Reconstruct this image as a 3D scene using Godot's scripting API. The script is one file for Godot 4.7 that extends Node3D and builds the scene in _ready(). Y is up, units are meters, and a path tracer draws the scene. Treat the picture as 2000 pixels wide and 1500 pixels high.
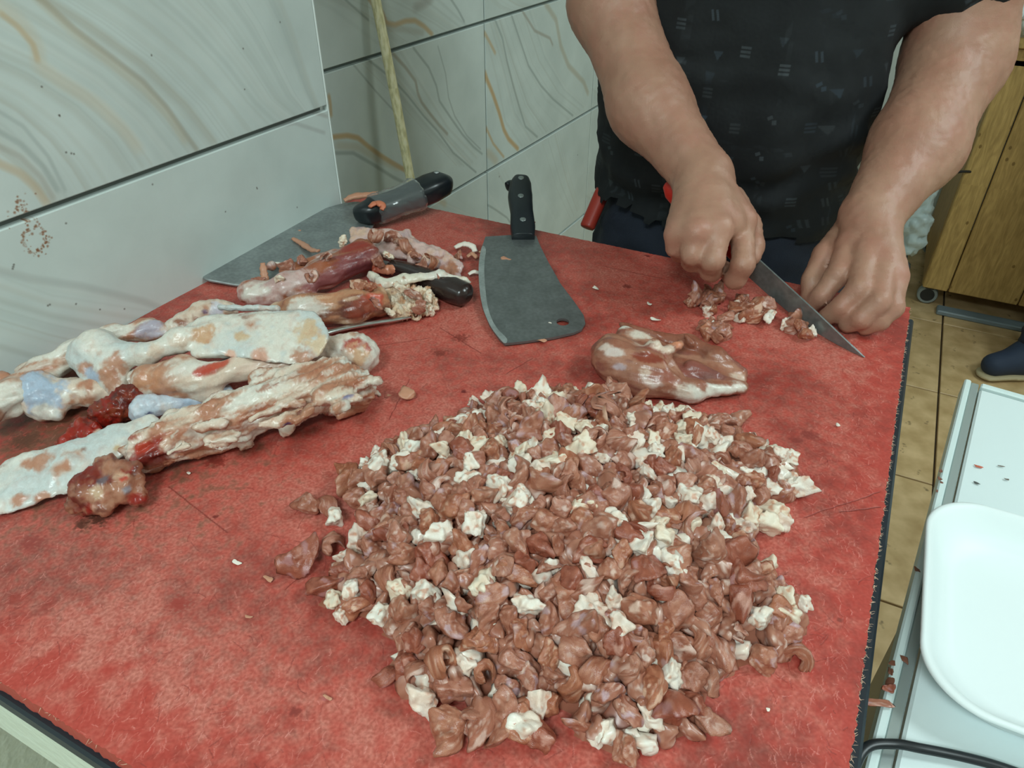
extends Node3D
# A butcher's corner: red cutting board on a bench in a tiled nook, heap of diced meat, bones, cleavers, a man cutting.
# World axes follow the bench: x runs across it to the right, -z runs along it away from the viewer, y is up.

const FOCAL := 1434.0
const PITCH := 35.83
const YAW := 26.8
const EYE := Vector3(0, 1.33, 0)
const TOP := 0.9                     # height of the cutting board's top face

var cam_basis: Basis
var rng := RandomNumberGenerator.new()
var taken := {}
var M := {}
var noise := FastNoiseLite.new()
var noise_b := FastNoiseLite.new()

# ---------- photograph pixels to places ----------
func ray(x: float, y: float) -> Vector3:
	return cam_basis * Vector3((x - 1000.0) / FOCAL, (750.0 - y) / FOCAL, -1.0)

func px(x: float, y: float, h: float) -> Vector3:      # where the pixel's ray meets height h
	var d := ray(x, y)
	return EYE + d * ((h - EYE.y) / d.y)

func pd(x: float, y: float, depth: float) -> Vector3:  # at a depth along the lens axis
	return EYE + ray(x, y) * depth

func depth_of(p: Vector3) -> float:
	return (p - EYE).dot(-cam_basis.z)

# ---------- colours ----------
func srgb(r: float, g: float, b: float) -> Color:
	return Color(r / 255.0, g / 255.0, b / 255.0)

func lin(r: float, g: float, b: float) -> Color:
	return srgb(r, g, b).srgb_to_linear()

func mat(c: Color, rough := 0.6, metal := 0.0) -> StandardMaterial3D:
	var m := StandardMaterial3D.new()
	m.albedo_color = c
	m.roughness = rough
	m.metallic = metal
	return m

func vmat(rough := 0.4) -> StandardMaterial3D:          # colours come from the vertices
	var m := mat(Color.WHITE, rough)
	m.vertex_color_use_as_albedo = true
	return m

# ---------- nodes ----------
func numbered(called: String) -> String:
	if not taken.has(called):
		taken[called] = 0
		return called
	taken[called] += 1
	return "%s_%03d" % [called, taken[called]]

func tag(o: Node3D, label: String, category: String, group := "", kind := "") -> Node3D:
	if label != "": o.set_meta("label", label)
	if category != "": o.set_meta("category", category)
	if group != "": o.set_meta("group", group)
	if kind != "": o.set_meta("kind", kind)
	return o

func thing(called: String, at: Vector3, label: String, category: String, group := "") -> Node3D:
	var o := Node3D.new()
	o.name = numbered(called)
	add_child(o)
	o.position = at
	return tag(o, label, category, group)

func structure(called: String) -> Node3D:
	var o := Node3D.new()
	o.name = numbered(called)
	add_child(o)
	o.set_meta("kind", "structure")
	return o

func part(parent: Node3D, called: String, mesh: Mesh, m: Material, at := Vector3.ZERO, b := Basis.IDENTITY) -> MeshInstance3D:
	var o := MeshInstance3D.new()
	o.name = called
	o.mesh = mesh
	o.material_override = m
	parent.add_child(o, true)
	o.transform = Transform3D(b, at)
	return o

func solo(called: String, mesh: Mesh, m: Material, at: Vector3, label: String, category: String, group := "", b := Basis.IDENTITY) -> MeshInstance3D:
	var o := part(self, numbered(called), mesh, m, at, b)
	tag(o, label, category, group)
	return o

# ---------- mesh helpers ----------
func arrays_mesh(v: PackedVector3Array, n: PackedVector3Array, idx: PackedInt32Array, c := PackedColorArray(), uv := PackedVector2Array()) -> ArrayMesh:
	var a := []
	a.resize(Mesh.ARRAY_MAX)
	a[Mesh.ARRAY_VERTEX] = v
	a[Mesh.ARRAY_NORMAL] = n
	a[Mesh.ARRAY_INDEX] = idx
	if c.size() > 0: a[Mesh.ARRAY_COLOR] = c
	if uv.size() > 0: a[Mesh.ARRAY_TEX_UV] = uv
	var m := ArrayMesh.new()
	m.add_surface_from_arrays(Mesh.PRIMITIVE_TRIANGLES, a)
	return m

func vertex_normals(v: PackedVector3Array, idx: PackedInt32Array) -> PackedVector3Array:
	var n := PackedVector3Array()
	n.resize(v.size())
	for i in range(0, idx.size(), 3):
		var a := idx[i]
		var b := idx[i + 1]
		var c := idx[i + 2]
		var f := (v[c] - v[a]).cross(v[b] - v[a])
		n[a] += f
		n[b] += f
		n[c] += f
	for i in n.size():
		n[i] = n[i].normalized()
	return n

# box with chamfered edges, centred
func rbox(size: Vector3, ch := 0.003) -> ArrayMesh:
	var st := SurfaceTool.new()
	st.begin(Mesh.PRIMITIVE_TRIANGLES)
	st.set_smooth_group(-1)
	var h := size * 0.5
	ch = minf(ch, minf(h.x, minf(h.y, h.z)) * 0.9)
	var corner := func(sx, sy, sz, ax) -> Vector3:
		var p := Vector3(sx * h.x, sy * h.y, sz * h.z)
		for k in 3:
			if k != ax: p[k] -= signf(p[k]) * ch
		return p
	var quad := func(a: Vector3, b: Vector3, c: Vector3, d: Vector3, out: Vector3):
		if (c - a).cross(b - a).dot(out) < 0.0:
			var t := b
			b = d
			d = t
		for p in [a, b, c, a, c, d]: st.add_vertex(p)
	for ax in 3:
		var u := (ax + 1) % 3
		var w := (ax + 2) % 3
		for s in [-1, 1]:
			var q := []
			for e in [[-1, -1], [1, -1], [1, 1], [-1, 1]]:
				var sg := [0, 0, 0]
				sg[ax] = s
				sg[u] = e[0]
				sg[w] = e[1]
				q.append(corner.call(sg[0], sg[1], sg[2], ax))
			var o := Vector3.ZERO
			o[ax] = s
			quad.call(q[0], q[1], q[2], q[3], o)
		for s1 in [-1, 1]:
			for s2 in [-1, 1]:
				var q2 := []
				for e in [[-1, u], [1, u], [1, w], [-1, w]]:
					var sg2 := [0, 0, 0]
					sg2[ax] = e[0]
					sg2[u] = s1
					sg2[w] = s2
					q2.append(corner.call(sg2[0], sg2[1], sg2[2], e[1]))
				var o2 := Vector3.ZERO
				o2[u] = s1
				o2[w] = s2
				quad.call(q2[0], q2[1], q2[2], q2[3], o2)
	for sx in [-1, 1]:
		for sy in [-1, 1]:
			for sz in [-1, 1]:
				var a: Vector3 = corner.call(sx, sy, sz, 0)
				var b: Vector3 = corner.call(sx, sy, sz, 1)
				var c: Vector3 = corner.call(sx, sy, sz, 2)
				if (c - a).cross(b - a).dot(Vector3(sx, sy, sz)) < 0.0:
					var t := b
					b = c
					c = t
				for p in [a, b, c]: st.add_vertex(p)
	st.generate_normals()
	return st.commit()

# tube along points; each ring may be squashed: rad = Vector2(across, up) measured on the ring's own axes
func tube(pts: PackedVector3Array, rad: Array, sides := 12, power := 2.0, up := Vector3.UP) -> ArrayMesh:
	var v := PackedVector3Array()
	var idx := PackedInt32Array()
	var n := pts.size()
	for i in n:
		var t := (pts[mini(i + 1, n - 1)] - pts[maxi(i - 1, 0)]).normalized()
		var side := t.cross(up)
		if side.length() < 0.01: side = t.cross(Vector3.RIGHT)
		side = side.normalized()
		var w := side.cross(t).normalized()
		var r: Vector2 = rad[i] if rad[i] is Vector2 else Vector2(rad[i], rad[i])
		for k in sides:
			var a := TAU * k / sides
			var ca := cos(a)
			var sa := sin(a)
			var x := signf(ca) * pow(absf(ca), 2.0 / power)
			var y := signf(sa) * pow(absf(sa), 2.0 / power)
			v.append(pts[i] + side * x * r.x + w * y * r.y)
	for i in n - 1:
		for k in sides:
			var a := i * sides + k
			var b := i * sides + (k + 1) % sides
			idx.append_array([a, b, a + sides, b, b + sides, a + sides])
	for e in [0, n - 1]:
		var c := v.size()
		v.append(pts[e])
		for k in sides:
			var a: int = e * sides + k
			var b: int = e * sides + (k + 1) % sides
			if e == 0: idx.append_array([c, b, a])
			else: idx.append_array([c, a, b])
	return arrays_mesh(v, vertex_normals(v, idx), idx)

func spline(keys: Array, per := 8) -> PackedVector3Array:
	var c := Curve3D.new()
	var out := PackedVector3Array()
	for i in keys.size():
		var p: Vector3 = keys[i]
		var t: Vector3 = (keys[mini(i + 1, keys.size() - 1)] - keys[maxi(i - 1, 0)]) / 6.0
		c.add_point(p, -t, t)
	for i in keys.size() - 1:
		for k in per: out.append(c.sample(i, float(k) / per))
	out.append(keys[-1])
	return out

# flat plate: a closed outline (counter-clockwise in x, y) given thickness along z, its rim eased by a bevel
func plate(outline: PackedVector2Array, thick: float, bevel := 0.0008) -> ArrayMesh:
	var st := SurfaceTool.new()
	st.begin(Mesh.PRIMITIVE_TRIANGLES)
	st.set_smooth_group(-1)
	if Geometry2D.is_polygon_clockwise(outline): outline.reverse()
	var n := outline.size()
	var inner := PackedVector2Array()
	for i in n:
		var a := (outline[i] - outline[(i + n - 1) % n]).normalized()
		var b := (outline[(i + 1) % n] - outline[i]).normalized()
		var m := a + b
		var nn := Vector2(-m.y, m.x).normalized()
		inner.append(outline[i] + nn * bevel)
	var tri := Geometry2D.triangulate_polygon(inner)
	var z := thick * 0.5
	var tr := func(a: Vector3, b: Vector3, c: Vector3, o: Vector3):
		if (c - a).cross(b - a).dot(o) < 0.0:
			var t := b
			b = c
			c = t
		for p in [a, b, c]: st.add_vertex(p)
	var e := func(p: Vector2, zz: float) -> Vector3: return Vector3(p.x, p.y, zz)
	for i in range(0, tri.size(), 3):
		tr.call(e.call(inner[tri[i]], z), e.call(inner[tri[i + 1]], z), e.call(inner[tri[i + 2]], z), Vector3.BACK)
		tr.call(e.call(inner[tri[i]], -z), e.call(inner[tri[i + 1]], -z), e.call(inner[tri[i + 2]], -z), Vector3.FORWARD)
	var zb := maxf(z - bevel, 0.0)
	for i in n:
		var j := (i + 1) % n
		var d := outline[j] - outline[i]
		var o := Vector3(d.y, -d.x, 0)
		for q in [[inner[i], z, outline[i], zb, inner[j], z, outline[j], zb], [outline[i], zb, outline[i], -zb, outline[j], zb, outline[j], -zb], [outline[i], -zb, inner[i], -z, outline[j], -zb, inner[j], -z]]:
			var a: Vector3 = e.call(q[0], q[1])
			var b: Vector3 = e.call(q[2], q[3])
			var c: Vector3 = e.call(q[4], q[5])
			var f: Vector3 = e.call(q[6], q[7])
			tr.call(a, b, f, o)
			tr.call(a, f, c, o)
	st.generate_normals()
	return st.commit()

# ---------- smooth-joined solids: tapered capsules and ellipsoids on a grid, meshed as surface nets ----------
func cap(a: Vector3, b: Vector3, ra: float, rb: float, k := 0.01, flat := Vector3.ZERO, fs := 1.0) -> Array:
	return [0, a, b, ra, rb, k, flat, fs]

func ball(c: Vector3, r: float, k := 0.01) -> Array:
	return [0, c, c + Vector3(0.0001, 0, 0), r, r, k, Vector3.ZERO, 1.0]

func cut(a: Vector3, b: Vector3, ra: float, rb: float, k := 0.006) -> Array:
	return [2, a, b, ra, rb, k, Vector3.ZERO, 1.0]

func net(prims: Array, cell: float) -> Array:
	var lo := Vector3.ONE * 1e9
	var hi := Vector3.ONE * -1e9
	var steep := 1.0
	for p in prims:
		if p[0] == 2: continue
		steep = maxf(steep, p[7])
		var r: Vector3 = Vector3.ONE * (maxf(p[3], p[4]) + cell * 3.0 + p[5] * 0.25)
		lo = lo.min((p[1] as Vector3).min(p[2]) - r)
		hi = hi.max((p[1] as Vector3).max(p[2]) + r)
	var nx := int(ceil((hi.x - lo.x) / cell)) + 1
	var ny := int(ceil((hi.y - lo.y) / cell)) + 1
	var nz := int(ceil((hi.z - lo.z) / cell)) + 1
	var D := PackedFloat32Array()
	D.resize(nx * ny * nz)
	D.fill(1.0)
	var sy := nx
	var sz := nx * ny
	for p in prims:
		var a: Vector3 = p[1]
		var b: Vector3 = p[2]
		var ra: float = p[3]
		var rb: float = p[4]
		var k: float = maxf(p[5], 0.0001)
		var fl: Vector3 = p[6]
		var fs: float = p[7] - 1.0
		var flat := fs > 0.0
		var sub: bool = p[0] == 2
		var reach := Vector3.ONE * (maxf(ra, rb) + k + cell * 2.5)
		var p0 := ((a.min(b) - reach - lo) / cell).floor()
		var p1 := ((a.max(b) + reach - lo) / cell).ceil()
		var ab := b - a
		var l2 := maxf(ab.length_squared(), 1e-12)
		for iz in range(maxi(0, int(p0.z)), mini(nz, int(p1.z) + 1)):
			for iy in range(maxi(0, int(p0.y)), mini(ny, int(p1.y) + 1)):
				var at := iz * sz + iy * sy
				for ix in range(maxi(0, int(p0.x)), mini(nx, int(p1.x) + 1)):
					var q := lo + Vector3(ix, iy, iz) * cell - a
					var t := clampf(q.dot(ab) / l2, 0.0, 1.0)
					q -= ab * t
					if flat: q += fl * (q.dot(fl) * fs)
					var d := q.length() - lerpf(ra, rb, t)
					var e := D[at + ix]
					if sub:
						d = -d
						var hh := maxf(k - absf(e - d), 0.0) / k
						D[at + ix] = maxf(e, d) + hh * hh * k * 0.25
					else:
						var h := maxf(k - absf(e - d), 0.0) / k
						D[at + ix] = minf(e, d) - h * h * k * 0.25
	var v := PackedVector3Array()
	var idx := PackedInt32Array()
	var vid := PackedInt32Array()
	vid.resize(D.size())
	vid.fill(-1)
	var far := 1.8 * cell * steep
	for iz in nz - 1:
		for iy in ny - 1:
			var at := iz * sz + iy * sy
			for ix in nx - 1:
				var o := at + ix
				var d0 := D[o]
				if d0 > far or d0 < -far: continue
				var d1 := D[o + 1]
				var d2 := D[o + sy]
				var d3 := D[o + sy + 1]
				var d4 := D[o + sz]
				var d5 := D[o + sz + 1]
				var d6 := D[o + sz + sy]
				var d7 := D[o + sz + sy + 1]
				var s := int(d0 < 0.0) + int(d1 < 0.0) + int(d2 < 0.0) + int(d3 < 0.0) + int(d4 < 0.0) + int(d5 < 0.0) + int(d6 < 0.0) + int(d7 < 0.0)
				if s == 0 or s == 8: continue
				var sum := Vector3.ZERO
				var c := 0
				if (d0 < 0.0) != (d1 < 0.0):
					sum += Vector3(d0 / (d0 - d1), 0, 0)
					c += 1
				if (d2 < 0.0) != (d3 < 0.0):
					sum += Vector3(d2 / (d2 - d3), 1, 0)
					c += 1
				if (d4 < 0.0) != (d5 < 0.0):
					sum += Vector3(d4 / (d4 - d5), 0, 1)
					c += 1
				if (d6 < 0.0) != (d7 < 0.0):
					sum += Vector3(d6 / (d6 - d7), 1, 1)
					c += 1
				if (d0 < 0.0) != (d2 < 0.0):
					sum += Vector3(0, d0 / (d0 - d2), 0)
					c += 1
				if (d1 < 0.0) != (d3 < 0.0):
					sum += Vector3(1, d1 / (d1 - d3), 0)
					c += 1
				if (d4 < 0.0) != (d6 < 0.0):
					sum += Vector3(0, d4 / (d4 - d6), 1)
					c += 1
				if (d5 < 0.0) != (d7 < 0.0):
					sum += Vector3(1, d5 / (d5 - d7), 1)
					c += 1
				if (d0 < 0.0) != (d4 < 0.0):
					sum += Vector3(0, 0, d0 / (d0 - d4))
					c += 1
				if (d1 < 0.0) != (d5 < 0.0):
					sum += Vector3(1, 0, d1 / (d1 - d5))
					c += 1
				if (d2 < 0.0) != (d6 < 0.0):
					sum += Vector3(0, 1, d2 / (d2 - d6))
					c += 1
				if (d3 < 0.0) != (d7 < 0.0):
					sum += Vector3(1, 1, d3 / (d3 - d7))
					c += 1
				vid[o] = v.size()
				v.append(lo + (Vector3(ix, iy, iz) + sum / c) * cell)
	for iz in range(1, nz - 1):
		for iy in range(1, ny - 1):
			var at := iz * sz + iy * sy
			for ix in range(1, nx - 1):
				var o := at + ix
				if vid[o] < 0: continue
				var ins := D[o] < 0.0
				for ax in 3:
					var st: int = [1, sy, sz][ax]
					if (D[o + st] < 0.0) == ins: continue
					var s1: int = [sy, sz, 1][ax]
					var s2: int = [sz, 1, sy][ax]
					var i0 := vid[o]
					var i1 := vid[o - s1]
					var i2 := vid[o - s1 - s2]
					var i3 := vid[o - s2]
					if i1 < 0 or i2 < 0 or i3 < 0: continue
					if ins: idx.append_array([i0, i2, i1, i0, i3, i2])
					else: idx.append_array([i0, i1, i2, i0, i2, i3])
	return [v, idx]

# finish a net: push vertices by disp(p, n), colour by tint(p, n), measured from origin
func skinned(nets: Array, origin: Vector3, disp = null, tint = null) -> ArrayMesh:
	var v: PackedVector3Array = nets[0]
	var idx: PackedInt32Array = nets[1]
	var n := vertex_normals(v, idx)
	if disp != null:
		for i in v.size(): v[i] += n[i] * (disp.call(v[i], n[i]) as float)
		n = vertex_normals(v, idx)
	var c := PackedColorArray()
	if tint != null:
		c.resize(v.size())
		for i in v.size(): c[i] = tint.call(v[i], n[i])
	for i in v.size(): v[i] -= origin
	return arrays_mesh(v, n, idx, c)

func joined(all: Array) -> Array:
	var v := PackedVector3Array()
	var idx := PackedInt32Array()
	for a in all:
		var o := v.size()
		v.append_array(a[0])
		for i in (a[1] as PackedInt32Array): idx.append(i + o)
	return [v, idx]

func ns(p: Vector3, f: float) -> float:                # smooth noise about -1..1
	return noise.get_noise_3dv(p * f)

func nf(p: Vector3, f: float) -> float:                # layered noise
	return noise_b.get_noise_3dv(p * f)

func step(a: float, b: float, x: float) -> float:
	return smoothstep(a, b, x)

# ---------- pictures computed in code ----------
func to_texture(w: int, h: int, rgbf: PackedFloat32Array) -> ImageTexture:
	var by := PackedByteArray()
	by.resize(w * h * 3)
	for i in w * h * 3: by[i] = clampi(int(rgbf[i]), 0, 255)
	var im := Image.create_from_data(w, h, false, Image.FORMAT_RGB8, by)
	return ImageTexture.create_from_image(im)

func noise_bytes(w: int, h: int, freq: float, seed_: int, fractal := true, sx := 1.0) -> PackedByteArray:
	var fn := FastNoiseLite.new()
	fn.seed = seed_
	fn.noise_type = FastNoiseLite.TYPE_SIMPLEX_SMOOTH
	fn.frequency = freq
	fn.fractal_type = FastNoiseLite.FRACTAL_FBM if fractal else FastNoiseLite.FRACTAL_NONE
	fn.fractal_octaves = 4
	var im := fn.get_image(int(w / sx), h, false, false, true)
	im.convert(Image.FORMAT_L8)
	if sx != 1.0: im.resize(w, h, Image.INTERPOLATE_CUBIC)
	return im.get_data()

func bump_texture(w: int, h: int, by: PackedByteArray, strength: float) -> ImageTexture:
	var im := Image.create_from_data(w, h, false, Image.FORMAT_L8, by)
	im.convert(Image.FORMAT_RGBA8)
	im.bump_map_to_normal_map(strength)
	return ImageTexture.create_from_image(im)

# ---------- walls ----------
const WALL_TURN := 2.7                     # the tiled walls stand a little askew to the bench
const WALL_NEAR := -0.729                  # face of the pier beside the bench, along the wall's normal
const WALL_SET := -0.869                   # face of the wall set back behind it
const TILE := Vector2(0.575, 0.308)
const ROW := 0.3145
const JOINT_Y := 1.049
var wall_b: Basis

func wall_pt(x: float, y: float, nd: float) -> Vector2:  # pixel to (along, height) on a tiled wall
	var d := ray(x, y)
	var n := wall_b.z
	var p := EYE + d * ((nd - EYE.dot(n)) / d.dot(n))
	return Vector2(p.dot(wall_b.x), p.y)

class Canvas:
	var w: int
	var h: int
	var rect: Rect2
	var d := PackedFloat32Array()
	func _init(w_: int, h_: int, r: Rect2, base: Color, by: PackedByteArray, amp: float):
		w = w_
		h = h_
		rect = r
		d.resize(w * h * 3)
		var cr := base.r * 255.0
		var cg := base.g * 255.0
		var cb := base.b * 255.0
		for i in w * h:
			var n := (by[i] / 255.0 - 0.5) * amp
			d[i * 3] = cr + n
			d[i * 3 + 1] = cg + n
			d[i * 3 + 2] = cb + n
	func dot(p: Vector2, r: float, c: Color, a: float):   # p in metres on the surface, r in metres
		var s := w / rect.size.x
		var x := (p.x - rect.position.x) * s
		var y := (rect.end.y - p.y) * s
		var rr := maxf(r * s, 0.7)
		for j in range(maxi(0, int(y - rr - 1)), mini(h, int(y + rr + 2))):
			for i in range(maxi(0, int(x - rr - 1)), mini(w, int(x + rr + 2))):
				var q := ((i - x) * (i - x) + (j - y) * (j - y)) / (rr * rr)
				if q >= 1.0: continue
				var t := a * (1.0 - q)
				var o := (j * w + i) * 3
				d[o] += (c.r * 255.0 - d[o]) * t
				d[o + 1] += (c.g * 255.0 - d[o + 1]) * t
				d[o + 2] += (c.b * 255.0 - d[o + 2]) * t
	func line(pts: Array, r: float, c: Color, a: float):
		var curve := Curve2D.new()
		for i in pts.size():
			var t: Vector2 = (pts[mini(i + 1, pts.size() - 1)] - pts[maxi(i - 1, 0)]) / 6.0
			curve.add_point(pts[i], -t, t)
		var stepn := maxf(r * 0.5, 0.0009)
		var n := int(curve.get_baked_length() / stepn) + 1
		for i in n:
			dot(curve.sample_baked(i * stepn), r, c, a * 0.5)

func veins(cv: Canvas, nd: float, keys: Array, between: int, seed_: int):   # faint lines that run between neighbouring key lines
	var r := RandomNumberGenerator.new()
	r.seed = seed_
	var grey := srgb(150, 160, 156)
	var warm := srgb(176, 168, 150)
	for i in keys.size() - 1:
		for k in between:
			var t := r.randf()
			var pts := []
			for j in (keys[i] as Array).size():
				var a: Vector2 = keys[i][j]
				var b: Vector2 = keys[i + 1][j]
				var q := a.lerp(b, t)
				pts.append(wall_pt(q.x, q.y, nd))
			var c := grey.lerp(warm, r.randf())
			if r.randf() < 0.3: c = srgb(226, 230, 224)
			cv.line(pts, r.randf_range(0.0012, 0.007), c, r.randf_range(0.03, 0.12))

func vein(cv: Canvas, nd: float, pix: Array, width: float, c: Color, a: float):
	var pts := []
	for q in pix: pts.append(wall_pt(q[0], q[1], nd))
	cv.line(pts, width, c, a)

func z5(list: Array) -> Array:                 # from a close look at the region that starts at (600, 0)
	var o := []
	for q in list: o.append([600.0 + q[0] * 0.3, q[1] * 0.3])
	return o

func z1(list: Array) -> Array:
	var o := []
	for q in list: o.append([q[0] * 0.5, q[1] * 0.5])
	return o

func vv(list: Array) -> Array:
	var o := []
	for q in list: o.append(Vector2(q[0], q[1]))
	return o

func tile_mesh(size: Vector2, t := 0.009, b := 0.0012) -> ArrayMesh:
	var v := PackedVector3Array()
	var n := PackedVector3Array()
	var uv := PackedVector2Array()
	var idx := PackedInt32Array()
	var h := size * 0.5
	var quad := func(a: Vector3, bb: Vector3, c: Vector3, dd: Vector3, nn: Vector3):
		var o := v.size()
		for p in [a, bb, c, dd]:
			v.append(p)
			n.append(nn)
			uv.append(Vector2(p.x / size.x + 0.5, 0.5 - p.y / size.y))
		idx.append_array([o, o + 2, o + 1, o, o + 3, o + 2])
	var i := [Vector3(-h.x + b, -h.y + b, t), Vector3(h.x - b, -h.y + b, t), Vector3(h.x - b, h.y - b, t), Vector3(-h.x + b, h.y - b, t)]
	var m := [Vector3(-h.x, -h.y, t - b), Vector3(h.x, -h.y, t - b), Vector3(h.x, h.y, t - b), Vector3(-h.x, h.y, t - b)]
	var k := [Vector3(-h.x, -h.y, 0), Vector3(h.x, -h.y, 0), Vector3(h.x, h.y, 0), Vector3(-h.x, h.y, 0)]
	quad.call(i[0], i[1], i[2], i[3], Vector3.BACK)
	quad.call(k[1], k[0], k[3], k[2], Vector3.FORWARD)
	var dirs := [Vector3.DOWN, Vector3.RIGHT, Vector3.UP, Vector3.LEFT]
	for s in 4:
		var e := (s + 1) % 4
		quad.call(m[s], m[e], i[e], i[s], (dirs[s] + Vector3.BACK).normalized())
		quad.call(k[s], k[e], m[e], m[s], dirs[s])
	return arrays_mesh(v, n, idx, PackedColorArray(), uv)

func tile_material(cv: Canvas) -> StandardMaterial3D:
	var m := mat(Color.WHITE, 0.22)
	m.albedo_texture = to_texture(cv.w, cv.h, cv.d)
	m.texture_repeat = false
	return m

func build_walls():
	var size := Vector2i(640, 346)
	var base := srgb(206, 216, 212)
	var by := noise_bytes(640, 346, 0.006, 5)
	var tan_ := srgb(198, 176, 146)
	var orange := srgb(196, 148, 92)
	var grey := srgb(132, 142, 138)
	var brown := srgb(150, 136, 116)
	var rect := func(w0: float, row: int) -> Rect2: return Rect2(w0, JOINT_Y + row * ROW + 0.0032, TILE.x, TILE.y)
	var canvas := func(w0: float, row: int) -> Canvas: return Canvas.new(size.x, size.y, rect.call(w0, row), base, by, 14.0)
	var lw := 0.776 - TILE.x
	# pier, upper tile
	var c1: Canvas = canvas.call(lw, 0)
	var k1 := [vv(z1([[-300, 500], [-100, 560], [60, 680], [150, 780], [200, 840]])), vv(z1([[-100, 380], [60, 480], [170, 590], [240, 690], [300, 790]])), vv(z1([[-60, 180], [120, 260], [330, 390], [480, 530], [570, 660]])), vv(z1([[-60, -60], [200, 100], [430, 250], [620, 420], [770, 600]])), vv(z1([[250, -60], [500, 100], [700, 260], [850, 420], [930, 540]])), vv(z1([[700, -60], [850, 100], [970, 260], [1060, 400], [1150, 470]])), vv(z1([[1100, -60], [1160, 100], [1200, 250], [1230, 350], [1260, 440]]))]
	veins(c1, WALL_NEAR, k1, 16, 11)
	vein(c1, WALL_NEAR, z1([[-40, 10], [60, 70], [120, 140], [150, 200], [150, 260], [240, 325], [390, 420], [470, 500], [550, 600]]), 0.010, srgb(212, 194, 168), 0.30)
	vein(c1, WALL_NEAR, z1([[0, 55], [70, 110], [130, 180], [150, 250]]), 0.004, orange, 0.30)
	vein(c1, WALL_NEAR, z1([[110, -30], [170, 10], [290, 120], [430, 225], [560, 325], [650, 425], [720, 525], [775, 600]]), 0.0045, brown, 0.36)
	vein(c1, WALL_NEAR, z1([[150, 0], [280, 125], [420, 240], [560, 350], [660, 460], [730, 570]]), 0.007, srgb(196, 182, 156), 0.3)
	vein(c1, WALL_NEAR, z1([[-40, 630], [80, 685], [140, 740], [190, 815]]), 0.006, srgb(196, 160, 120), 0.4)
	vein(c1, WALL_NEAR, z1([[-40, 500], [80, 570], [170, 660], [230, 760]]), 0.004, grey, 0.25)
	vein(c1, WALL_NEAR, z1([[-40, 560], [80, 620], [160, 700], [215, 790]]), 0.004, srgb(160, 152, 140), 0.3)
	vein(c1, WALL_NEAR, z1([[-40, 420], [90, 500], [190, 620], [260, 760]]), 0.003, grey, 0.2)
	# pier, lower tile
	var c2: Canvas = canvas.call(lw, -1)
	veins(c2, WALL_NEAR, [vv([[-100, 480], [100, 560], [300, 590], [500, 640]]), vv([[-100, 560], [100, 620], [300, 660], [500, 700]]), vv([[-100, 660], [100, 720], [300, 780], [500, 820]])], 12, 21)
	vein(c2, WALL_NEAR, [[-40, 520], [60, 545], [160, 560], [280, 590], [330, 610]], 0.006, srgb(160, 164, 160), 0.25)
	vein(c2, WALL_NEAR, z1([[1090, 490], [1150, 480], [1210, 500], [1270, 520]]), 0.004, srgb(160, 160, 158), 0.3)
	vein(c2, WALL_NEAR, z1([[1180, 440], [1230, 440], [1280, 455]]), 0.004, srgb(160, 156, 150), 0.35)
	# dried splashes and specks on the pier
	var r := RandomNumberGenerator.new()
	r.seed = 77
	for c in [c1, c2]:
		for k in 150:
			var a := r.randf() * TAU
			var q := Vector2(67 + cos(a) * 23 + cos(a) * r.randfn(0, 4), 468 + sin(a) * 25 + r.randfn(0, 4)) if r.randf() < 0.7 else Vector2(45 + r.randfn(0, 12), 415 + r.randfn(0, 14))
			(c as Canvas).dot(wall_pt(q.x, q.y, WALL_NEAR), r.randf_range(0.0005, 0.0018), srgb(132, 84, 58), r.randf_range(0.3, 0.9))
		for s in [[26, 517], [25, 521], [24, 525], [93, 598], [97, 596], [148, 595], [117, 230], [116, 229], [82, 173], [296, 111], [475, 98], [478, 178], [501, 367], [502, 369], [580, 406], [195, 606], [243, 605], [547, 46], [145, 305], [140, 304], [130, 302], [297, 360], [440, 414], [128, 436]]:
			(c as Canvas).dot(wall_pt(s[0], s[1], WALL_NEAR), 0.0013, srgb(88, 84, 78), 0.8)
	# wall set back
	var col := [0.842 + 0.0015, 1.421 + 0.0015, 2.0 + 0.0015]
	var cul: Canvas = canvas.call(col[0], 0)
	veins(cul, WALL_SET, [vv(z5([[-100, -60], [150, 60], [330, 200], [500, 330]])), vv(z5([[300, -60], [560, 60], [760, 160], [860, 220]])), vv(z5([[800, -60], [930, 60], [1020, 150], [1100, 220]]))], 8, 31)
	vein(cul, WALL_SET, z5([[390, -20], [440, 50], [490, 90], [515, 160], [570, 172], [640, 145], [700, 142], [760, 180], [820, 240]]), 0.0065, orange, 0.5)
	vein(cul, WALL_SET, z5([[220, -20], [330, 80], [400, 140]]), 0.003, grey, 0.4)
	vein(cul, WALL_SET, z5([[920, -20], [980, 70], [1025, 155]]), 0.004, grey, 0.38)
	vein(cul, WALL_SET, z5([[490, 190], [620, 200], [760, 225]]), 0.008, srgb(176, 172, 160), 0.35)
	vein(cul, WALL_SET, z5([[700, 60], [760, 30], [820, -10]]), 0.012, srgb(150, 144, 138), 0.35)
	var cml: Canvas = canvas.call(col[0], -1)
	veins(cml, WALL_SET, [vv(z5([[250, 400], [500, 640], [700, 860], [900, 1080]])), vv(z5([[430, 360], [620, 580], [800, 800], [1060, 1090]])), vv(z5([[700, 290], [850, 600], [980, 850], [1130, 1000]]))], 9, 41)
	vein(cml, WALL_SET, z5([[540, 330], [640, 440], [705, 530], [720, 610], [745, 670], [800, 745], [860, 820], [915, 880]]), 0.005, brown, 0.42)
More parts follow.
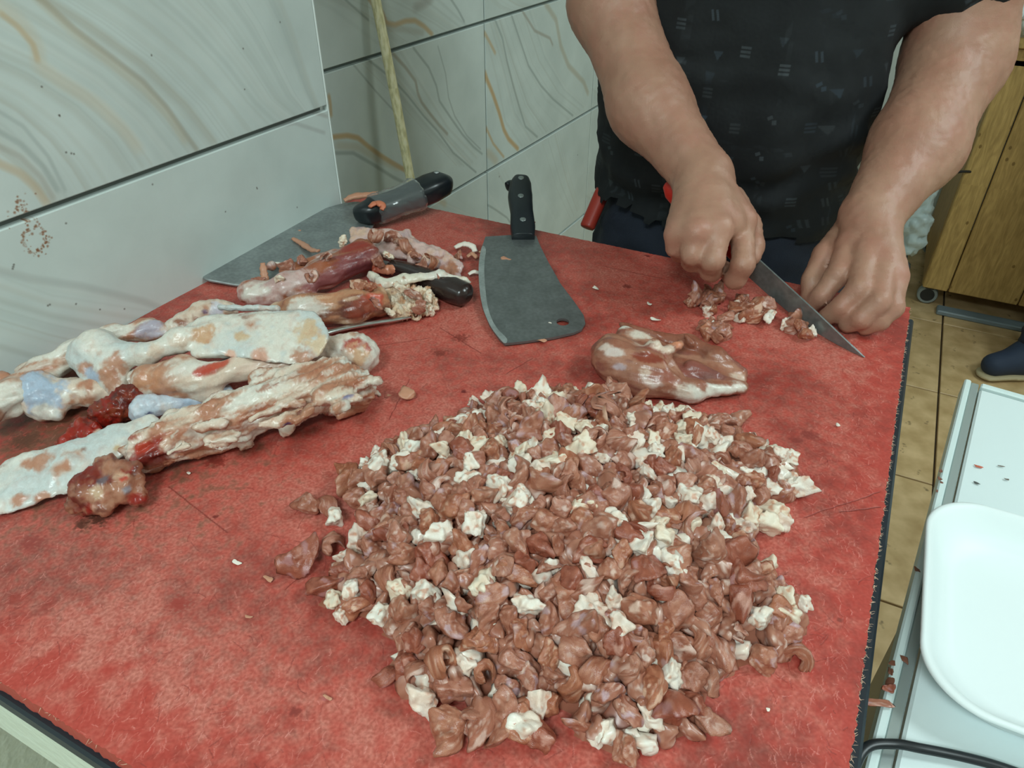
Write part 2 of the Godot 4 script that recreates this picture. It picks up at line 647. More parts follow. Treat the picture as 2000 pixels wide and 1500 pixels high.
	vein(cml, WALL_SET, z5([[690, 310], [790, 440], [840, 560], [860, 660], [940, 780], [1010, 880], [1080, 960], [1140, 1010]]), 0.004, grey, 0.38)
	vein(cml, WALL_SET, z5([[850, 300], [900, 480], [920, 640], [960, 760], [1040, 890], [1130, 980]]), 0.003, grey, 0.3)
	vein(cml, WALL_SET, z5([[400, 390], [560, 520], [650, 620], [760, 760], [850, 860], [950, 1000], [1100, 1130]]), 0.0035, grey, 0.45)
	vein(cml, WALL_SET, z5([[300, 420], [450, 600], [560, 720]]), 0.003, grey, 0.3)
	vein(cml, WALL_SET, z5([[140, 900], [190, 892], [260, 885], [330, 900], [400, 960], [480, 1020], [560, 1070], [640, 1115]]), 0.0065, orange, 0.65)
	vein(cml, WALL_SET, z5([[190, 950], [330, 960], [450, 1030], [600, 1100]]), 0.010, srgb(196, 182, 156), 0.35)
	vein(cml, WALL_SET, z5([[150, 1000], [300, 1000], [420, 1070], [560, 1160], [640, 1200]]), 0.005, grey, 0.38)
	vein(cml, WALL_SET, z5([[140, 620], [150, 680], [155, 760]]), 0.005, orange, 0.5)
	var cmm: Canvas = canvas.call(col[1], -1)
	veins(cmm, WALL_SET, [vv(z5([[1140, 150], [1230, 500], [1290, 800], [1400, 960]])), vv(z5([[1220, 130], [1310, 420], [1390, 700], [1500, 900]])), vv(z5([[1340, 100], [1450, 430], [1580, 640], [1740, 760]])), vv(z5([[1580, 30], [1660, 300], [1780, 520], [1880, 640]]))], 10, 51)
	vein(cmm, WALL_SET, z5([[1120, 150], [1180, 260], [1225, 350]]), 0.006, orange, 0.4)
	vein(cmm, WALL_SET, z5([[1135, 410], [1170, 520], [1210, 620], [1250, 740], [1280, 850], [1310, 910], [1375, 980]]), 0.008, orange, 0.7)
	vein(cmm, WALL_SET, z5([[1145, 760], [1170, 850], [1210, 940], [1280, 1030]]), 0.005, orange, 0.45)
	vein(cmm, WALL_SET, z5([[1140, 990], [1190, 1010], [1240, 1070]]), 0.014, tan_, 0.35)
	vein(cmm, WALL_SET, z5([[1220, 120], [1270, 250], [1300, 400], [1340, 560], [1380, 700], [1420, 830], [1500, 900]]), 0.0045, grey, 0.38)
	vein(cmm, WALL_SET, z5([[1330, 100], [1380, 250], [1440, 430], [1520, 560], [1600, 650], [1730, 760]]), 0.0045, grey, 0.38)
	vein(cmm, WALL_SET, z5([[1400, 70], [1480, 200], [1580, 250], [1600, 300]]), 0.005, srgb(160, 150, 136), 0.5)
	vein(cmm, WALL_SET, z5([[1550, 20], [1620, 130], [1650, 300], [1700, 430], [1800, 540], [1830, 620]]), 0.010, srgb(178, 164, 140), 0.45)
	var cur: Canvas = canvas.call(col[1], 0)
	veins(cur, WALL_SET, [vv(z5([[1100, -60], [1200, 60], [1300, 100]])), vv(z5([[1300, -60], [1500, 20], [1600, 40]]))], 10, 61)
	var cll: Canvas = canvas.call(col[0], -2)
	veins(cll, WALL_SET, [vv(z5([[700, 1250], [900, 1350], [1150, 1450]])), vv(z5([[800, 1160], [1000, 1260], [1180, 1400]]))], 9, 71)
	vein(cll, WALL_SET, z5([[780, 1290], [860, 1300], [900, 1330]]), 0.01, tan_, 0.4)
	var clm: Canvas = canvas.call(col[1], -2)
	veins(clm, WALL_SET, [vv(z5([[1130, 1200], [1260, 1400], [1350, 1500]])), vv(z5([[1500, 950], [1600, 1250], [1700, 1450]])), vv(z5([[1750, 800], [1800, 1100], [1830, 1300]]))], 10, 81)
	vein(clm, WALL_SET, z5([[1150, 1320], [1230, 1370], [1300, 1420], [1340, 1480]]), 0.004, grey, 0.38)
	for s in [[1350, 340], [1430, 285], [1040, 830], [1250, 1150], [1760, 1010], [1380, 1250]]:
		clm.dot(wall_pt(600 + s[0] * 0.3, s[1] * 0.3, WALL_SET), 0.003, srgb(110, 112, 108), 0.6)
	var mats := {}
	mats["n0"] = tile_material(c1)
	mats["n-1"] = tile_material(c2)
	var plain := [tile_material(cul), tile_material(cml), tile_material(cmm), tile_material(cur), tile_material(cll), tile_material(clm)]
	var tm := tile_mesh(TILE)
	var grout := mat(srgb(112, 116, 112), 0.9)
	# the pier: backing with its tiles
	var pier := structure("wall_left")
	pier.basis = wall_b
	var back_z := WALL_NEAR - 0.009
	part(pier, "backing", rbox(Vector3(2.75, 2.7, 0.14), 0.002), grout, Vector3(0.773 - 1.375, 1.35, back_z - 0.07))
	var k := 0
	for row in range(-3, 5):
		for cidx in 4:
			var m: Material = plain[(k * 5 + 2) % 6]
			k += 1
			if cidx == 0 and row == 0: m = mats["n0"]
			if cidx == 0 and row == -1: m = mats["n-1"]
			part(pier, "tile", tm, m, Vector3(0.776 - TILE.x * 0.5 - cidx * (TILE.x + 0.0055), JOINT_Y + (row + 0.5) * ROW, back_z))
	part(pier, "edge_strip", rbox(Vector3(0.003, 2.7, 0.010), 0.0008), mat(srgb(225, 232, 228), 0.3), Vector3(0.7775, 1.35, WALL_NEAR - 0.0045))
	# the wall set back behind the pier
	var wall := structure("wall_back")
	wall.basis = wall_b
	var bz := WALL_SET - 0.009
	part(wall, "backing", rbox(Vector3(4.2, 2.7, 0.12), 0.002), mat(srgb(126, 134, 130), 0.9), Vector3(0.6 + 2.1, 1.35, bz - 0.06))
	for row in range(-3, 5):
		for cidx in 6:
			var m: Material = plain[(k * 5 + 1) % 6]
			k += 1
			if row == 0 and cidx < 2: m = plain[[0, 3][cidx]]
			if row == -1 and cidx < 2: m = plain[[1, 2][cidx]]
			if row == -2 and cidx < 2: m = plain[[4, 5][cidx]]
			part(wall, "tile", tm, m, Vector3(0.8435 + TILE.x * 0.5 + cidx * 0.579, JOINT_Y + (row + 0.5) * ROW, bz))

func build_shell():
	var paint := mat(srgb(206, 212, 206), 0.7)
	var far := structure("wall_far")
	part(far, "plaster", rbox(Vector3(4.4, 2.7, 0.12), 0.002), paint, Vector3(1.1, 1.35, -3.52))
	var right := structure("wall_right")
	part(right, "plaster", rbox(Vector3(0.12, 2.7, 5.6), 0.002), paint, Vector3(2.66, 1.35, -0.7))
	var front := structure("wall_front")
	part(front, "plaster", rbox(Vector3(4.4, 2.7, 0.12), 0.002), paint, Vector3(1.1, 1.35, 1.96))
	var left := structure("wall_side")
	part(left, "plaster", rbox(Vector3(0.12, 2.7, 5.6), 0.002), paint, Vector3(-1.2, 1.35, -0.7))
	var ceil_ := structure("ceiling")
	part(ceil_, "plaster", rbox(Vector3(4.4, 0.12, 5.6), 0.002), mat(srgb(222, 226, 222), 0.8), Vector3(1.1, 2.76, -0.7))
	# floor of large beige tiles
	var fl := structure("floor")
	part(fl, "screed", rbox(Vector3(4.4, 0.1, 5.6), 0.002), mat(srgb(84, 74, 58), 0.9), Vector3(1.1, -0.062, -0.7))
	var fm := tile_mesh(Vector2(0.446, 0.446), 0.012, 0.0015)
	var mats := []
	for s in 3:
		var by := noise_bytes(256, 256, 0.02, 90 + s)
		var cv := Canvas.new(256, 256, Rect2(0, 0, 0.446, 0.446), srgb(200, 168, 122), by, 40.0)
		var r := RandomNumberGenerator.new()
		r.seed = 300 + s
		for k in 26:
			var q := Vector2(r.randf(), r.randf()) * 0.446
			for j in 5: cv.dot(q + Vector2(r.randfn(0, 0.006), r.randfn(0, 0.003)), r.randf_range(0.001, 0.005), srgb(104, 86, 60), r.randf_range(0.2, 0.7))
		var m := mat(Color.WHITE, 0.38)
		m.albedo_texture = to_texture(256, 256, cv.d)
		mats.append(m)
	var turn := Basis(Vector3.RIGHT, -PI / 2)
	var yaw := Basis(Vector3.UP, deg_to_rad(-1.5))
	for i in 8:
		for j in 11:
			var p := Vector3(-0.78 + 0.452 * i, -0.012, 1.2 - 0.452 * j)
			if p.x > 2.6 or p.z < -3.4: continue
			part(fl, "tile", fm, mats[(i * 7 + j * 5) % 3], p, turn.rotated(Vector3.UP, [0, PI / 2, PI, -PI / 2][(i * 3 + j) % 4]))

# ---------- lamps ----------
func led_panel(at: Vector3, size: Vector2, energy: float, label: String):
	var t := thing("ceiling_led_panel", at, label, "ceiling light", "ceiling panels")
	part(t, "frame", rbox(Vector3(size.x + 0.03, 0.03, size.y + 0.03), 0.004), mat(srgb(230, 232, 230), 0.4), Vector3(0, 0, 0))
	var glow := mat(srgb(240, 250, 250), 0.5)
	glow.emission_enabled = true
	glow.emission = srgb(226, 248, 250)
	glow.emission_energy_multiplier = 1.0
	part(t, "diffuser", rbox(Vector3(size.x, 0.006, size.y), 0.001), glow, Vector3(0, -0.016, 0))
	var l := AreaLight3D.new()
	l.name = "panel_light"
	l.area_size = size
	l.light_energy = energy
	l.light_color = srgb(230, 249, 250)
	l.shadow_enabled = true
	l.area_range = 8.0
	t.add_child(l)
	l.position = Vector3(0, -0.024, 0)
	l.rotation = Vector3(-PI / 2, 0, 0)

# ---------- bench with the red board ----------
func board_materials() -> Array:
	var N := 1400
	var fine := noise_bytes(N, N, 0.16, 3)
	var mid := noise_bytes(N, N, 0.022, 4)
	var big := noise_bytes(N, N, 0.0035, 6)
	var fib := noise_bytes(N, N, 0.05, 9, true)
	var dat := PackedByteArray()
	dat.resize(N * N * 3)
	var hgt := PackedByteArray()
	hgt.resize(N * N)
	# places: x = across (board -0.707..0.078), y = away (0.093..0.878)
	for j in N:
		var along := 0.878 - 0.785 * j / N
		for i in N:
			var across := -0.707 + 0.785 * i / N
			var o := j * N + i
			var f := fine[o] / 255.0 - 0.5
			var m := mid[o] / 255.0 - 0.5
			var b := big[o] / 255.0 - 0.5
			var g := fib[o] / 255.0 - 0.5
			# scuffed, fuzzy plastic over saturated red, plus a pale sheen painted at front left
			var edge := minf(along - 0.093, minf(0.078 - across, 0.5)) + m * 0.09
			var scuff_and_sheen := clampf(0.55 + 0.35 * clampf(1.0 - Vector2((across + 0.42) / 0.28, (along - 0.17) / 0.12).length(), 0.0, 1.0) + b * 0.9 + g * 0.7 + m * 0.35, 0.0, 1.0) * clampf(edge / 0.055, 0.12, 1.0)
			var grime := clampf(0.12 - b * 1.5 - m * 0.7 + g * 0.6, 0.0, 1.0)
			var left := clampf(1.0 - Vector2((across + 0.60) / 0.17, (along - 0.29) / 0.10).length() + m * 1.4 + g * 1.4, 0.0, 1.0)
			var R := 181.0 + scuff_and_sheen * 12.0 - grime * 44.0 + f * 44.0 * (0.35 + scuff_and_sheen)
			var G := 63.0 + scuff_and_sheen * 46.0 - grime * 10.0 + f * 44.0 * (0.35 + scuff_and_sheen)
			var B := 52.0 + scuff_and_sheen * 43.0 - grime * 8.0 + f * 42.0 * (0.35 + scuff_and_sheen)
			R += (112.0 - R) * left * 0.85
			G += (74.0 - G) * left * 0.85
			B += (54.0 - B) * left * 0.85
			dat[o * 3] = clampi(int(R), 0, 255)
			dat[o * 3 + 1] = clampi(int(G), 0, 255)
			dat[o * 3 + 2] = clampi(int(B), 0, 255)
			hgt[o] = clampi(int(128.0 + f * 90.0 * (0.3 + scuff_and_sheen) + g * 60.0), 0, 255)
	# cut marks: pale raised fibres and darker grooves
	var r := RandomNumberGenerator.new()
	r.seed = 12
	for k in 9000:
		var x := r.randf() * N
		var y := r.randf() * N
		if k < 2600:                                   # fringes of fibre along the near and right edges
			if k % 3 == 0: x = N - absf(r.randfn(0, 60)) - 20
			else: y = N - absf(r.randfn(0, 70)) - 12
		var a := r.randf() * TAU if k >= 2600 else r.randfn(1.25, 0.45)
		var dark := k >= 2600 and r.randf() < 0.4
		var ln := r.randf_range(3, 14) if not dark else r.randf_range(4, 26)
		var bend := r.randfn(0, 0.05)
		var s := r.randf_range(0.15, 0.55)
		for t in int(ln):
			var i := int(x)
			var j := int(y)
			if i >= 0 and j >= 0 and i < N and j < N:
				var o := j * N + i
				if dark:
					dat[o * 3] = int(lerpf(dat[o * 3], 120, s))
					dat[o * 3 + 1] = int(lerpf(dat[o * 3 + 1], 44, s))
					dat[o * 3 + 2] = int(lerpf(dat[o * 3 + 2], 38, s))
					hgt[o] = maxi(0, hgt[o] - 40)
				else:
					dat[o * 3] = int(lerpf(dat[o * 3], 232, s))
					dat[o * 3 + 1] = int(lerpf(dat[o * 3 + 1], 150, s))
					dat[o * 3 + 2] = int(lerpf(dat[o * 3 + 2], 140, s))
					hgt[o] = mini(255, hgt[o] + 50)
			x += cos(a)
			y += sin(a)
			a += bend
	# stains of blood and soil, plus shadow painted in just below the bones
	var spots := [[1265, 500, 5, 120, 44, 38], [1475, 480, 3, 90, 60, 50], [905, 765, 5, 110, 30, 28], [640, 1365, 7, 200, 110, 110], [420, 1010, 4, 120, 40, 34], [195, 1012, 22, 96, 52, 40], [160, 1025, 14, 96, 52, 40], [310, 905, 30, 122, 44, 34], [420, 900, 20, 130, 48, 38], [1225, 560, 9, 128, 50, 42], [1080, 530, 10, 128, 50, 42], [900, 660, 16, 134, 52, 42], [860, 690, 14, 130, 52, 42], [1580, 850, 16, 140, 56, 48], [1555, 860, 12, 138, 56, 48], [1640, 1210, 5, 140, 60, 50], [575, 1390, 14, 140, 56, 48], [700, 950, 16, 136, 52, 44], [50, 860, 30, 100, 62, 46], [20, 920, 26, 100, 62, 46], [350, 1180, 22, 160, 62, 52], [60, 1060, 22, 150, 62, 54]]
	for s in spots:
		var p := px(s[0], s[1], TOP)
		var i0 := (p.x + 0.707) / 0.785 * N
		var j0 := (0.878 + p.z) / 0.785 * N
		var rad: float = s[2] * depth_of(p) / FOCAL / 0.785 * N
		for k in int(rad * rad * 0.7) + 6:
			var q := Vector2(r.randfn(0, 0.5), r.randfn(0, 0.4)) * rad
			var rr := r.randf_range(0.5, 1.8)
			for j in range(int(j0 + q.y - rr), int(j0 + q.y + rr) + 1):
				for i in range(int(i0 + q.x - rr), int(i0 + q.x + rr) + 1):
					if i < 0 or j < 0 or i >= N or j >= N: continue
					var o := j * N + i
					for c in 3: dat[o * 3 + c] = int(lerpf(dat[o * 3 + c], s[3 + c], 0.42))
	# long knife scores
	for s in [[330, 950, 445, 1040], [560, 1150, 640, 1060], [990, 730, 1040, 700], [1570, 1010, 1720, 960], [700, 680, 840, 660], [1180, 520, 1300, 545], [860, 640, 940, 690], [1640, 1000, 1720, 990], [760, 820, 800, 740]]:
		var a := px(s[0], s[1], TOP)
		var b := px(s[2], s[3], TOP)
		for t in 200:
			var q := a.lerp(b, t / 200.0)
			var i := int((q.x + 0.707) / 0.785 * N + ns(q, 60.0) * 2.0)
			var j := int((0.878 + q.z) / 0.785 * N)
			for d in 2:
				var o := clampi(j + d, 0, N - 1) * N + clampi(i, 0, N - 1)
				dat[o * 3] = int(lerpf(dat[o * 3], 128, 0.6))
				dat[o * 3 + 1] = int(lerpf(dat[o * 3 + 1], 48, 0.6))
				dat[o * 3 + 2] = int(lerpf(dat[o * 3 + 2], 40, 0.6))
				hgt[o] = maxi(0, hgt[o] - 60)
	var top := mat(Color.WHITE, 0.52)
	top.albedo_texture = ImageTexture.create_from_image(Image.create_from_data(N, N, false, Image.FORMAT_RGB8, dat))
	top.heightmap_enabled = true
	top.heightmap_texture = ImageTexture.create_from_image(Image.create_from_data(N, N, false, Image.FORMAT_L8, hgt))
	top.heightmap_scale = 0.06
	top.texture_repeat = false
	return [top, mat(srgb(184, 78, 64), 0.75)]

func build_bench():
	var x0 := -0.707
	var x1 := 0.078
	var z0 := -0.878
	var z1_ := -0.093
	var mid := Vector3((x0 + x1) * 0.5, 0, (z0 + z1_) * 0.5)
	var bm := board_materials()
	var board := thing("cutting_board", Vector3(mid.x, TOP - 0.016, mid.z), "big red plastic cutting board, scuffed and stained, covering the bench", "cutting board")
	# outline with a frayed rim
	var r := RandomNumberGenerator.new()
	r.seed = 8
	var rim := PackedVector2Array()
	var corners := [Vector2(x0, z1_), Vector2(x1, z1_), Vector2(x1, z0), Vector2(x0, z0)]
	for s in 4:
		var a: Vector2 = corners[s]
		var b: Vector2 = corners[(s + 1) % 4]
		var out := Vector2((b - a).y, -(b - a).x).normalized() * -1.0
		var n := 300
		for i in n:
			var p := a.lerp(b, float(i) / n)
			var fray: float = [0.0007, 0.0012, 0.0006, 0.0003][s]
			rim.append(p + out * (fray * (ns(Vector3(p.x, 0, p.y), 260.0) + 0.7 * ns(Vector3(p.x, 5, p.y), 900.0))))
	var v := PackedVector3Array([Vector3(0, 0.016, 0)])
	var nn := PackedVector3Array([Vector3.UP])
	var uv := PackedVector2Array([Vector2(0.5, 0.5)])
	var idx := PackedInt32Array()
	var n := rim.size()
	for p in rim:
		v.append(Vector3(p.x - mid.x, 0.016, p.y - mid.z))
		nn.append(Vector3.UP)
		uv.append(Vector2((p.x - x0) / 0.785, (p.y - z0) / 0.785))
	for i in n: idx.append_array([0, 1 + (i + 1) % n, 1 + i])
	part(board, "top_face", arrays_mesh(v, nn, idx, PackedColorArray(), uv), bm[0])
	var sv := PackedVector3Array()
	var si := PackedInt32Array()
	for p in rim:
		for y in [0.016, 0.0]: sv.append(Vector3(p.x - mid.x, y, p.y - mid.z))
	for i in n:
		var a := i * 2
		var b := ((i + 1) % n) * 2
		si.append_array([a, b, a + 1, b, b + 1, a + 1])
	part(board, "rim", arrays_mesh(sv, vertex_normals(sv, si), si), bm[1])
	# loose curls of plastic along the sawn rim
	var fv := PackedVector3Array()
	var fi := PackedInt32Array()
	for k in 700:
		var t := r.randf()
		var p := Vector2(x1, lerpf(z1_, z0, t)) if k % 5 != 0 else Vector2(lerpf(x0, x1, t), z1_)
		var o := Vector3(p.x - mid.x, 0.0155, p.y - mid.z)
		var dir := Vector3(r.randfn(0.5, 0.6), r.randfn(0.1, 0.3), r.randfn(0, 0.8)).normalized() if k % 5 != 0 else Vector3(r.randfn(0, 0.8), r.randfn(0.1, 0.3), r.randfn(0.5, 0.6)).normalized()
		var ln := r.randf_range(0.001, 0.004)
		var q := o
		var w := Vector3(r.randfn(), r.randfn(), r.randfn()).normalized() * 0.0003
		var b0 := fv.size()
		for s in 4:
			for u in [w, -w * 0.5 + w.cross(dir), -w * 0.5 - w.cross(dir)]: fv.append(q + u * (1.0 - s * 0.25))
			q += dir * ln / 3.0
			dir = (dir + Vector3(r.randfn(), r.randfn(), r.randfn()) * 0.35).normalized()
		for s in 3:
			for u in 3:
				var a := b0 + s * 3 + u
				var b := b0 + s * 3 + (u + 1) % 3
				fi.append_array([a, b, a + 3, b, b + 3, a + 3])
	var fr := part(board, "frayed_fibres", arrays_mesh(fv, vertex_normals(fv, fi), fi), mat(srgb(222, 186, 160), 0.8))
	tag(fr, "pale frayed plastic fibres", "", "", "stuff")
	# bench
	var bench := thing("work_bench", Vector3(mid.x, 0, mid.z), "cream painted bench with black top edge under the red cutting board", "bench")
	var black := mat(srgb(30, 38, 46), 0.35)
	part(bench, "worktop", rbox(Vector3(0.785 + 0.009, 0.016, 0.785 + 0.009), 0.002), black, Vector3(0.0045, TOP - 0.024, 0.0))
	var cream := mat(srgb(226, 234, 216), 0.55)
	var by := noise_bytes(256, 256, 0.03, 19)
	cream.heightmap_enabled = true
	cream.heightmap_texture = ImageTexture.create_from_image(Image.create_from_data(256, 256, false, Image.FORMAT_L8, by))
	cream.heightmap_scale = 0.08
	cream.uv1_triplanar = true
	cream.uv1_scale = Vector3.ONE * 6.0
	for sx in [-1, 1]:
		part(bench, "side_panel", rbox(Vector3(0.02, 0.868, 0.76), 0.002), cream, Vector3(sx * 0.37 - 0.005, 0.434, 0))
	part(bench, "apron", rbox(Vector3(0.78, 0.105, 0.02), 0.003), cream, Vector3(0, TOP - 0.032 - 0.0525, 0.379))
	part(bench, "apron", rbox(Vector3(0.72, 0.105, 0.02), 0.003), cream, Vector3(-0.005, TOP - 0.032 - 0.0525, -0.37))
	part(bench, "shelf", rbox(Vector3(0.719, 0.02, 0.70), 0.003), mat(srgb(120, 130, 122), 0.6), Vector3(-0.005, 0.3, 0))

# ---------- white counter and foam tray ----------
func build_counter():
	var h := 0.862
	var a := px(1885, 740, h)            # far corner
	var b := px(1690, 1500, h)           # along the edge toward the viewer
	var ax := (b - a).normalized()       # toward the viewer
	var side := Vector3.UP.cross(ax).normalized()
	if side.x < 0: side = -side
	var ln := 0.60
	var wd := 0.62
	var bs := Basis(side, Vector3.UP, side.cross(Vector3.UP))
	var zdir := bs.z
	if zdir.dot(ax) < 0: bs = Basis(side, Vector3.UP, -zdir)
	var o := a + side * wd * 0.5 + ax * ln * 0.5
	var t := thing("white_counter", Vector3(o.x, 0, o.z), "glossy white counter with aluminium edge strip beside the red board", "counter")
	var bb := Basis(side, Vector3.UP, ax)
	var white := mat(srgb(222, 234, 234), 0.28)
	var alu := mat(srgb(178, 188, 186), 0.35, 0.6)
	part(t, "top", rbox(Vector3(wd - 0.016, 0.02, ln - 0.012), 0.002), white, side * 0.008 + ax * 0.006 + Vector3(0, h - 0.010, 0), bb)
	part(t, "edge_strip", rbox(Vector3(0.0065, 0.022, ln), 0.0015), mat(srgb(214, 228, 226), 0.35), -side * (wd * 0.5 - 0.0032) + Vector3(0, h - 0.010, 0), bb)
	part(t, "edge_channel", rbox(Vector3(0.008, 0.014, ln), 0.001), alu, -side * (wd * 0.5 - 0.0105) + Vector3(0, h - 0.0085, 0), bb)
	part(t, "end_strip", rbox(Vector3(wd - 0.016, 0.022, 0.008), 0.0015), mat(srgb(214, 228, 226), 0.35), -ax * (ln * 0.5 - 0.0035) + side * 0.008 + Vector3(0, h - 0.010, 0), bb)
	part(t, "cabinet_body", rbox(Vector3(wd - 0.05, h - 0.12, ln - 0.05), 0.004), mat(srgb(150, 132, 104), 0.5), side * 0.02 + Vector3(0, 0.1 + (h - 0.12) * 0.5, 0), bb)
	for sx in [-1, 1]:
		for sz in [-1, 1]:
			part(t, "foot", rbox(Vector3(0.04, 0.1, 0.04), 0.003), mat(srgb(60, 60, 58), 0.5), side * (0.02 + sx * 0.22) + ax * sz * 0.22 + Vector3(0, 0.05, 0), bb)
	# dried drips and crumbs on its edge
	var rr := RandomNumberGenerator.new()
	rr.seed = 5
	for q in [[1838, 920, 0.0016], [1836, 935, 0.0014], [1839, 942, 0.0012], [1791, 1112, 0.0018], [1766, 1287, 0.0022], [1830, 958, 0.001], [1741, 1330, 0.003], [1739, 1312, 0.0025], [1742, 1295, 0.002]]:
		var p := px(q[0], q[1], h + 0.001)
		solo("dried_meat_speck", lump(rr.randi() % 1000, Vector3(q[2], q[2] * 0.45, q[2] * 1.6)), mat(srgb(120, 74, 56), 0.6), p, "tiny dried brown speck on the edge strip of white counter", "meat speck", "specks on the counter edge")
	for q in [[1912, 911, 0.0018, 196, 96, 70], [1908, 943, 0.0014, 80, 84, 80], [1966, 936, 0.0012, 110, 100, 90], [1955, 910, 0.0010, 120, 110, 100], [1906, 1375, 0.0008, 90, 90, 86]]:
		var p := px(q[0], q[1], h + 0.0015)
		solo("counter_crumb", lump(rr.randi() % 1000, Vector3(q[2] * 1.6, q[2] * 0.5, q[2])), mat(srgb(q[3], q[4], q[5]), 0.6), p, "small stray crumb lying on the glossy white counter top", "crumb", "crumbs on the counter top")
	var mp := px(1716, 1373, h + 0.004)
	var ml := solo("meat_scrap", lump(431, Vector3(0.0075, 0.0035, 0.0045), 0.25), M.meat[1], mp, "brown meat scrap hanging over the white counter's edge strip", "meat scrap", "", Basis(Vector3.UP, 0.4))
	var mp2 := px(1737, 1345, h + 0.003)
	solo("meat_scrap", lump(99, Vector3(0.004, 0.002, 0.0035), 0.3), M.meat[3], mp2, "small dark red meat scrap stuck on the counter's edge channel", "meat scrap")
	# foam tray: rim corner seen in the picture, walls sloping in to the floor of the tray
	var rh := h + 0.030
	var c0 := px(1812, 968, rh)           # far left corner of the rim
	var c1 := px(1797, 1290, rh)          # near left
	var ta := (c1 - c0).normalized()
	var far_dir := (px(2000, 1020, rh) - px(1850, 972, rh)).normalized()
	var ts := Vector3.UP.cross(ta).normalized()
	if ts.x < 0: ts = -ts
	var tl := (c1 - c0).length() + 0.036
	var tw := 0.235
	var tc := c0 - ta * 0.010 + ta * tl * 0.5 + ts * tw * 0.5
	var tray := thing("foam_tray", Vector3(tc.x, h, tc.z), "white polystyrene foam tray with rounded corners on the white counter", "tray")
	tray.basis = Basis(ts, Vector3.UP, ts.cross(Vector3.UP))
	var prof := [[0.0, 0.0045], [0.72, 0.0045], [0.80, 0.0065], [0.86, 0.0135], [0.91, 0.0225], [0.945, 0.0278], [0.965, 0.0298], [0.985, 0.0300], [0.998, 0.0290], [1.0, 0.0272], [0.992, 0.0258], [0.96, 0.0245], [0.93, 0.0195], [0.88, 0.0090], [0.83, 0.0022], [0.78, 0.0], [0.0, 0.0]]
	var v := PackedVector3Array()
	var idx := PackedInt32Array()
	var S := 96
	for q in prof:
		for k in S:
			var an := TAU * k / S
			# rounded rectangle whose corner radius shrinks inward
			var inset: float = (1.0 - q[0]) * minf(tw, tl) * 0.5
			var hx := tw * 0.5 - inset
			var hz := tl * 0.5 - inset
			if q[0] == 0.0:
				v.append(Vector3(0, q[1], 0))
				continue
			var cr: float = minf(0.045, minf(hx, hz) * 0.9) * (0.75 + 0.25 * q[0])
			var ca := cos(an)
			var sa := sin(an)
			var corner := Vector3(signf(ca) * (hx - cr), 0, signf(sa) * (hz - cr))
			# walk the outline by angle, evenly enough
			var e := Vector3(signf(ca) * pow(absf(ca), 0.55), 0, signf(sa) * pow(absf(sa), 0.55))
			var p := Vector3(clampf(e.x * hx * 1.25, -(hx - cr), hx - cr), 0, clampf(e.z * hz * 1.25, -(hz - cr), hz - cr))
			var d := Vector3(e.x * hx * 1.25, 0, e.z * hz * 1.25) - p
			d = d.normalized() if d.length() > 1e-6 else Vector3.ZERO
			v.append(p + d * cr + Vector3(0, q[1], 0))
	for i in prof.size() - 1:
		for k in S:
			var a2 := i * S + k
			var b2 := i * S + (k + 1) % S
			idx.append_array([a2, a2 + S, b2, b2, a2 + S, b2 + S])
	var foam := mat(srgb(228, 236, 236), 0.5)
	part(tray, "shell", arrays_mesh(v, vertex_normals(v, idx), idx), foam)
	# black cable
	var pts := []
	for q in [[1600, 1640, 0.84], [1655, 1530, 0.868], [1690, 1462, 0.872], [1745, 1453, 0.871], [1800, 1462, 0.871], [1880, 1478, 0.870], [1960, 1500, 0.870], [2060, 1540, 0.870], [2200, 1620, 0.870]]:
		pts.append(px(q[0], q[1], q[2] - 0.002))
	var cord := spline(pts, 8)
	var rd := []
	for i in cord.size(): rd.append(Vector2(0.0034, 0.0024))
	solo("power_cord", shifted(tube(cord, rd, 12), cord[20]), mat(srgb(22, 26, 30), 0.35), cord[20], "black flat power cord looping over the white counter edge", "cable")

func shifted(m: ArrayMesh, o: Vector3) -> ArrayMesh:
	var a := m.surface_get_arrays(0)
	var v: PackedVector3Array = a[Mesh.ARRAY_VERTEX]
	for i in v.size(): v[i] -= o
	a[Mesh.ARRAY_VERTEX] = v
	var r := ArrayMesh.new()
	r.add_surface_from_arrays(Mesh.PRIMITIVE_TRIANGLES, a)
	return r

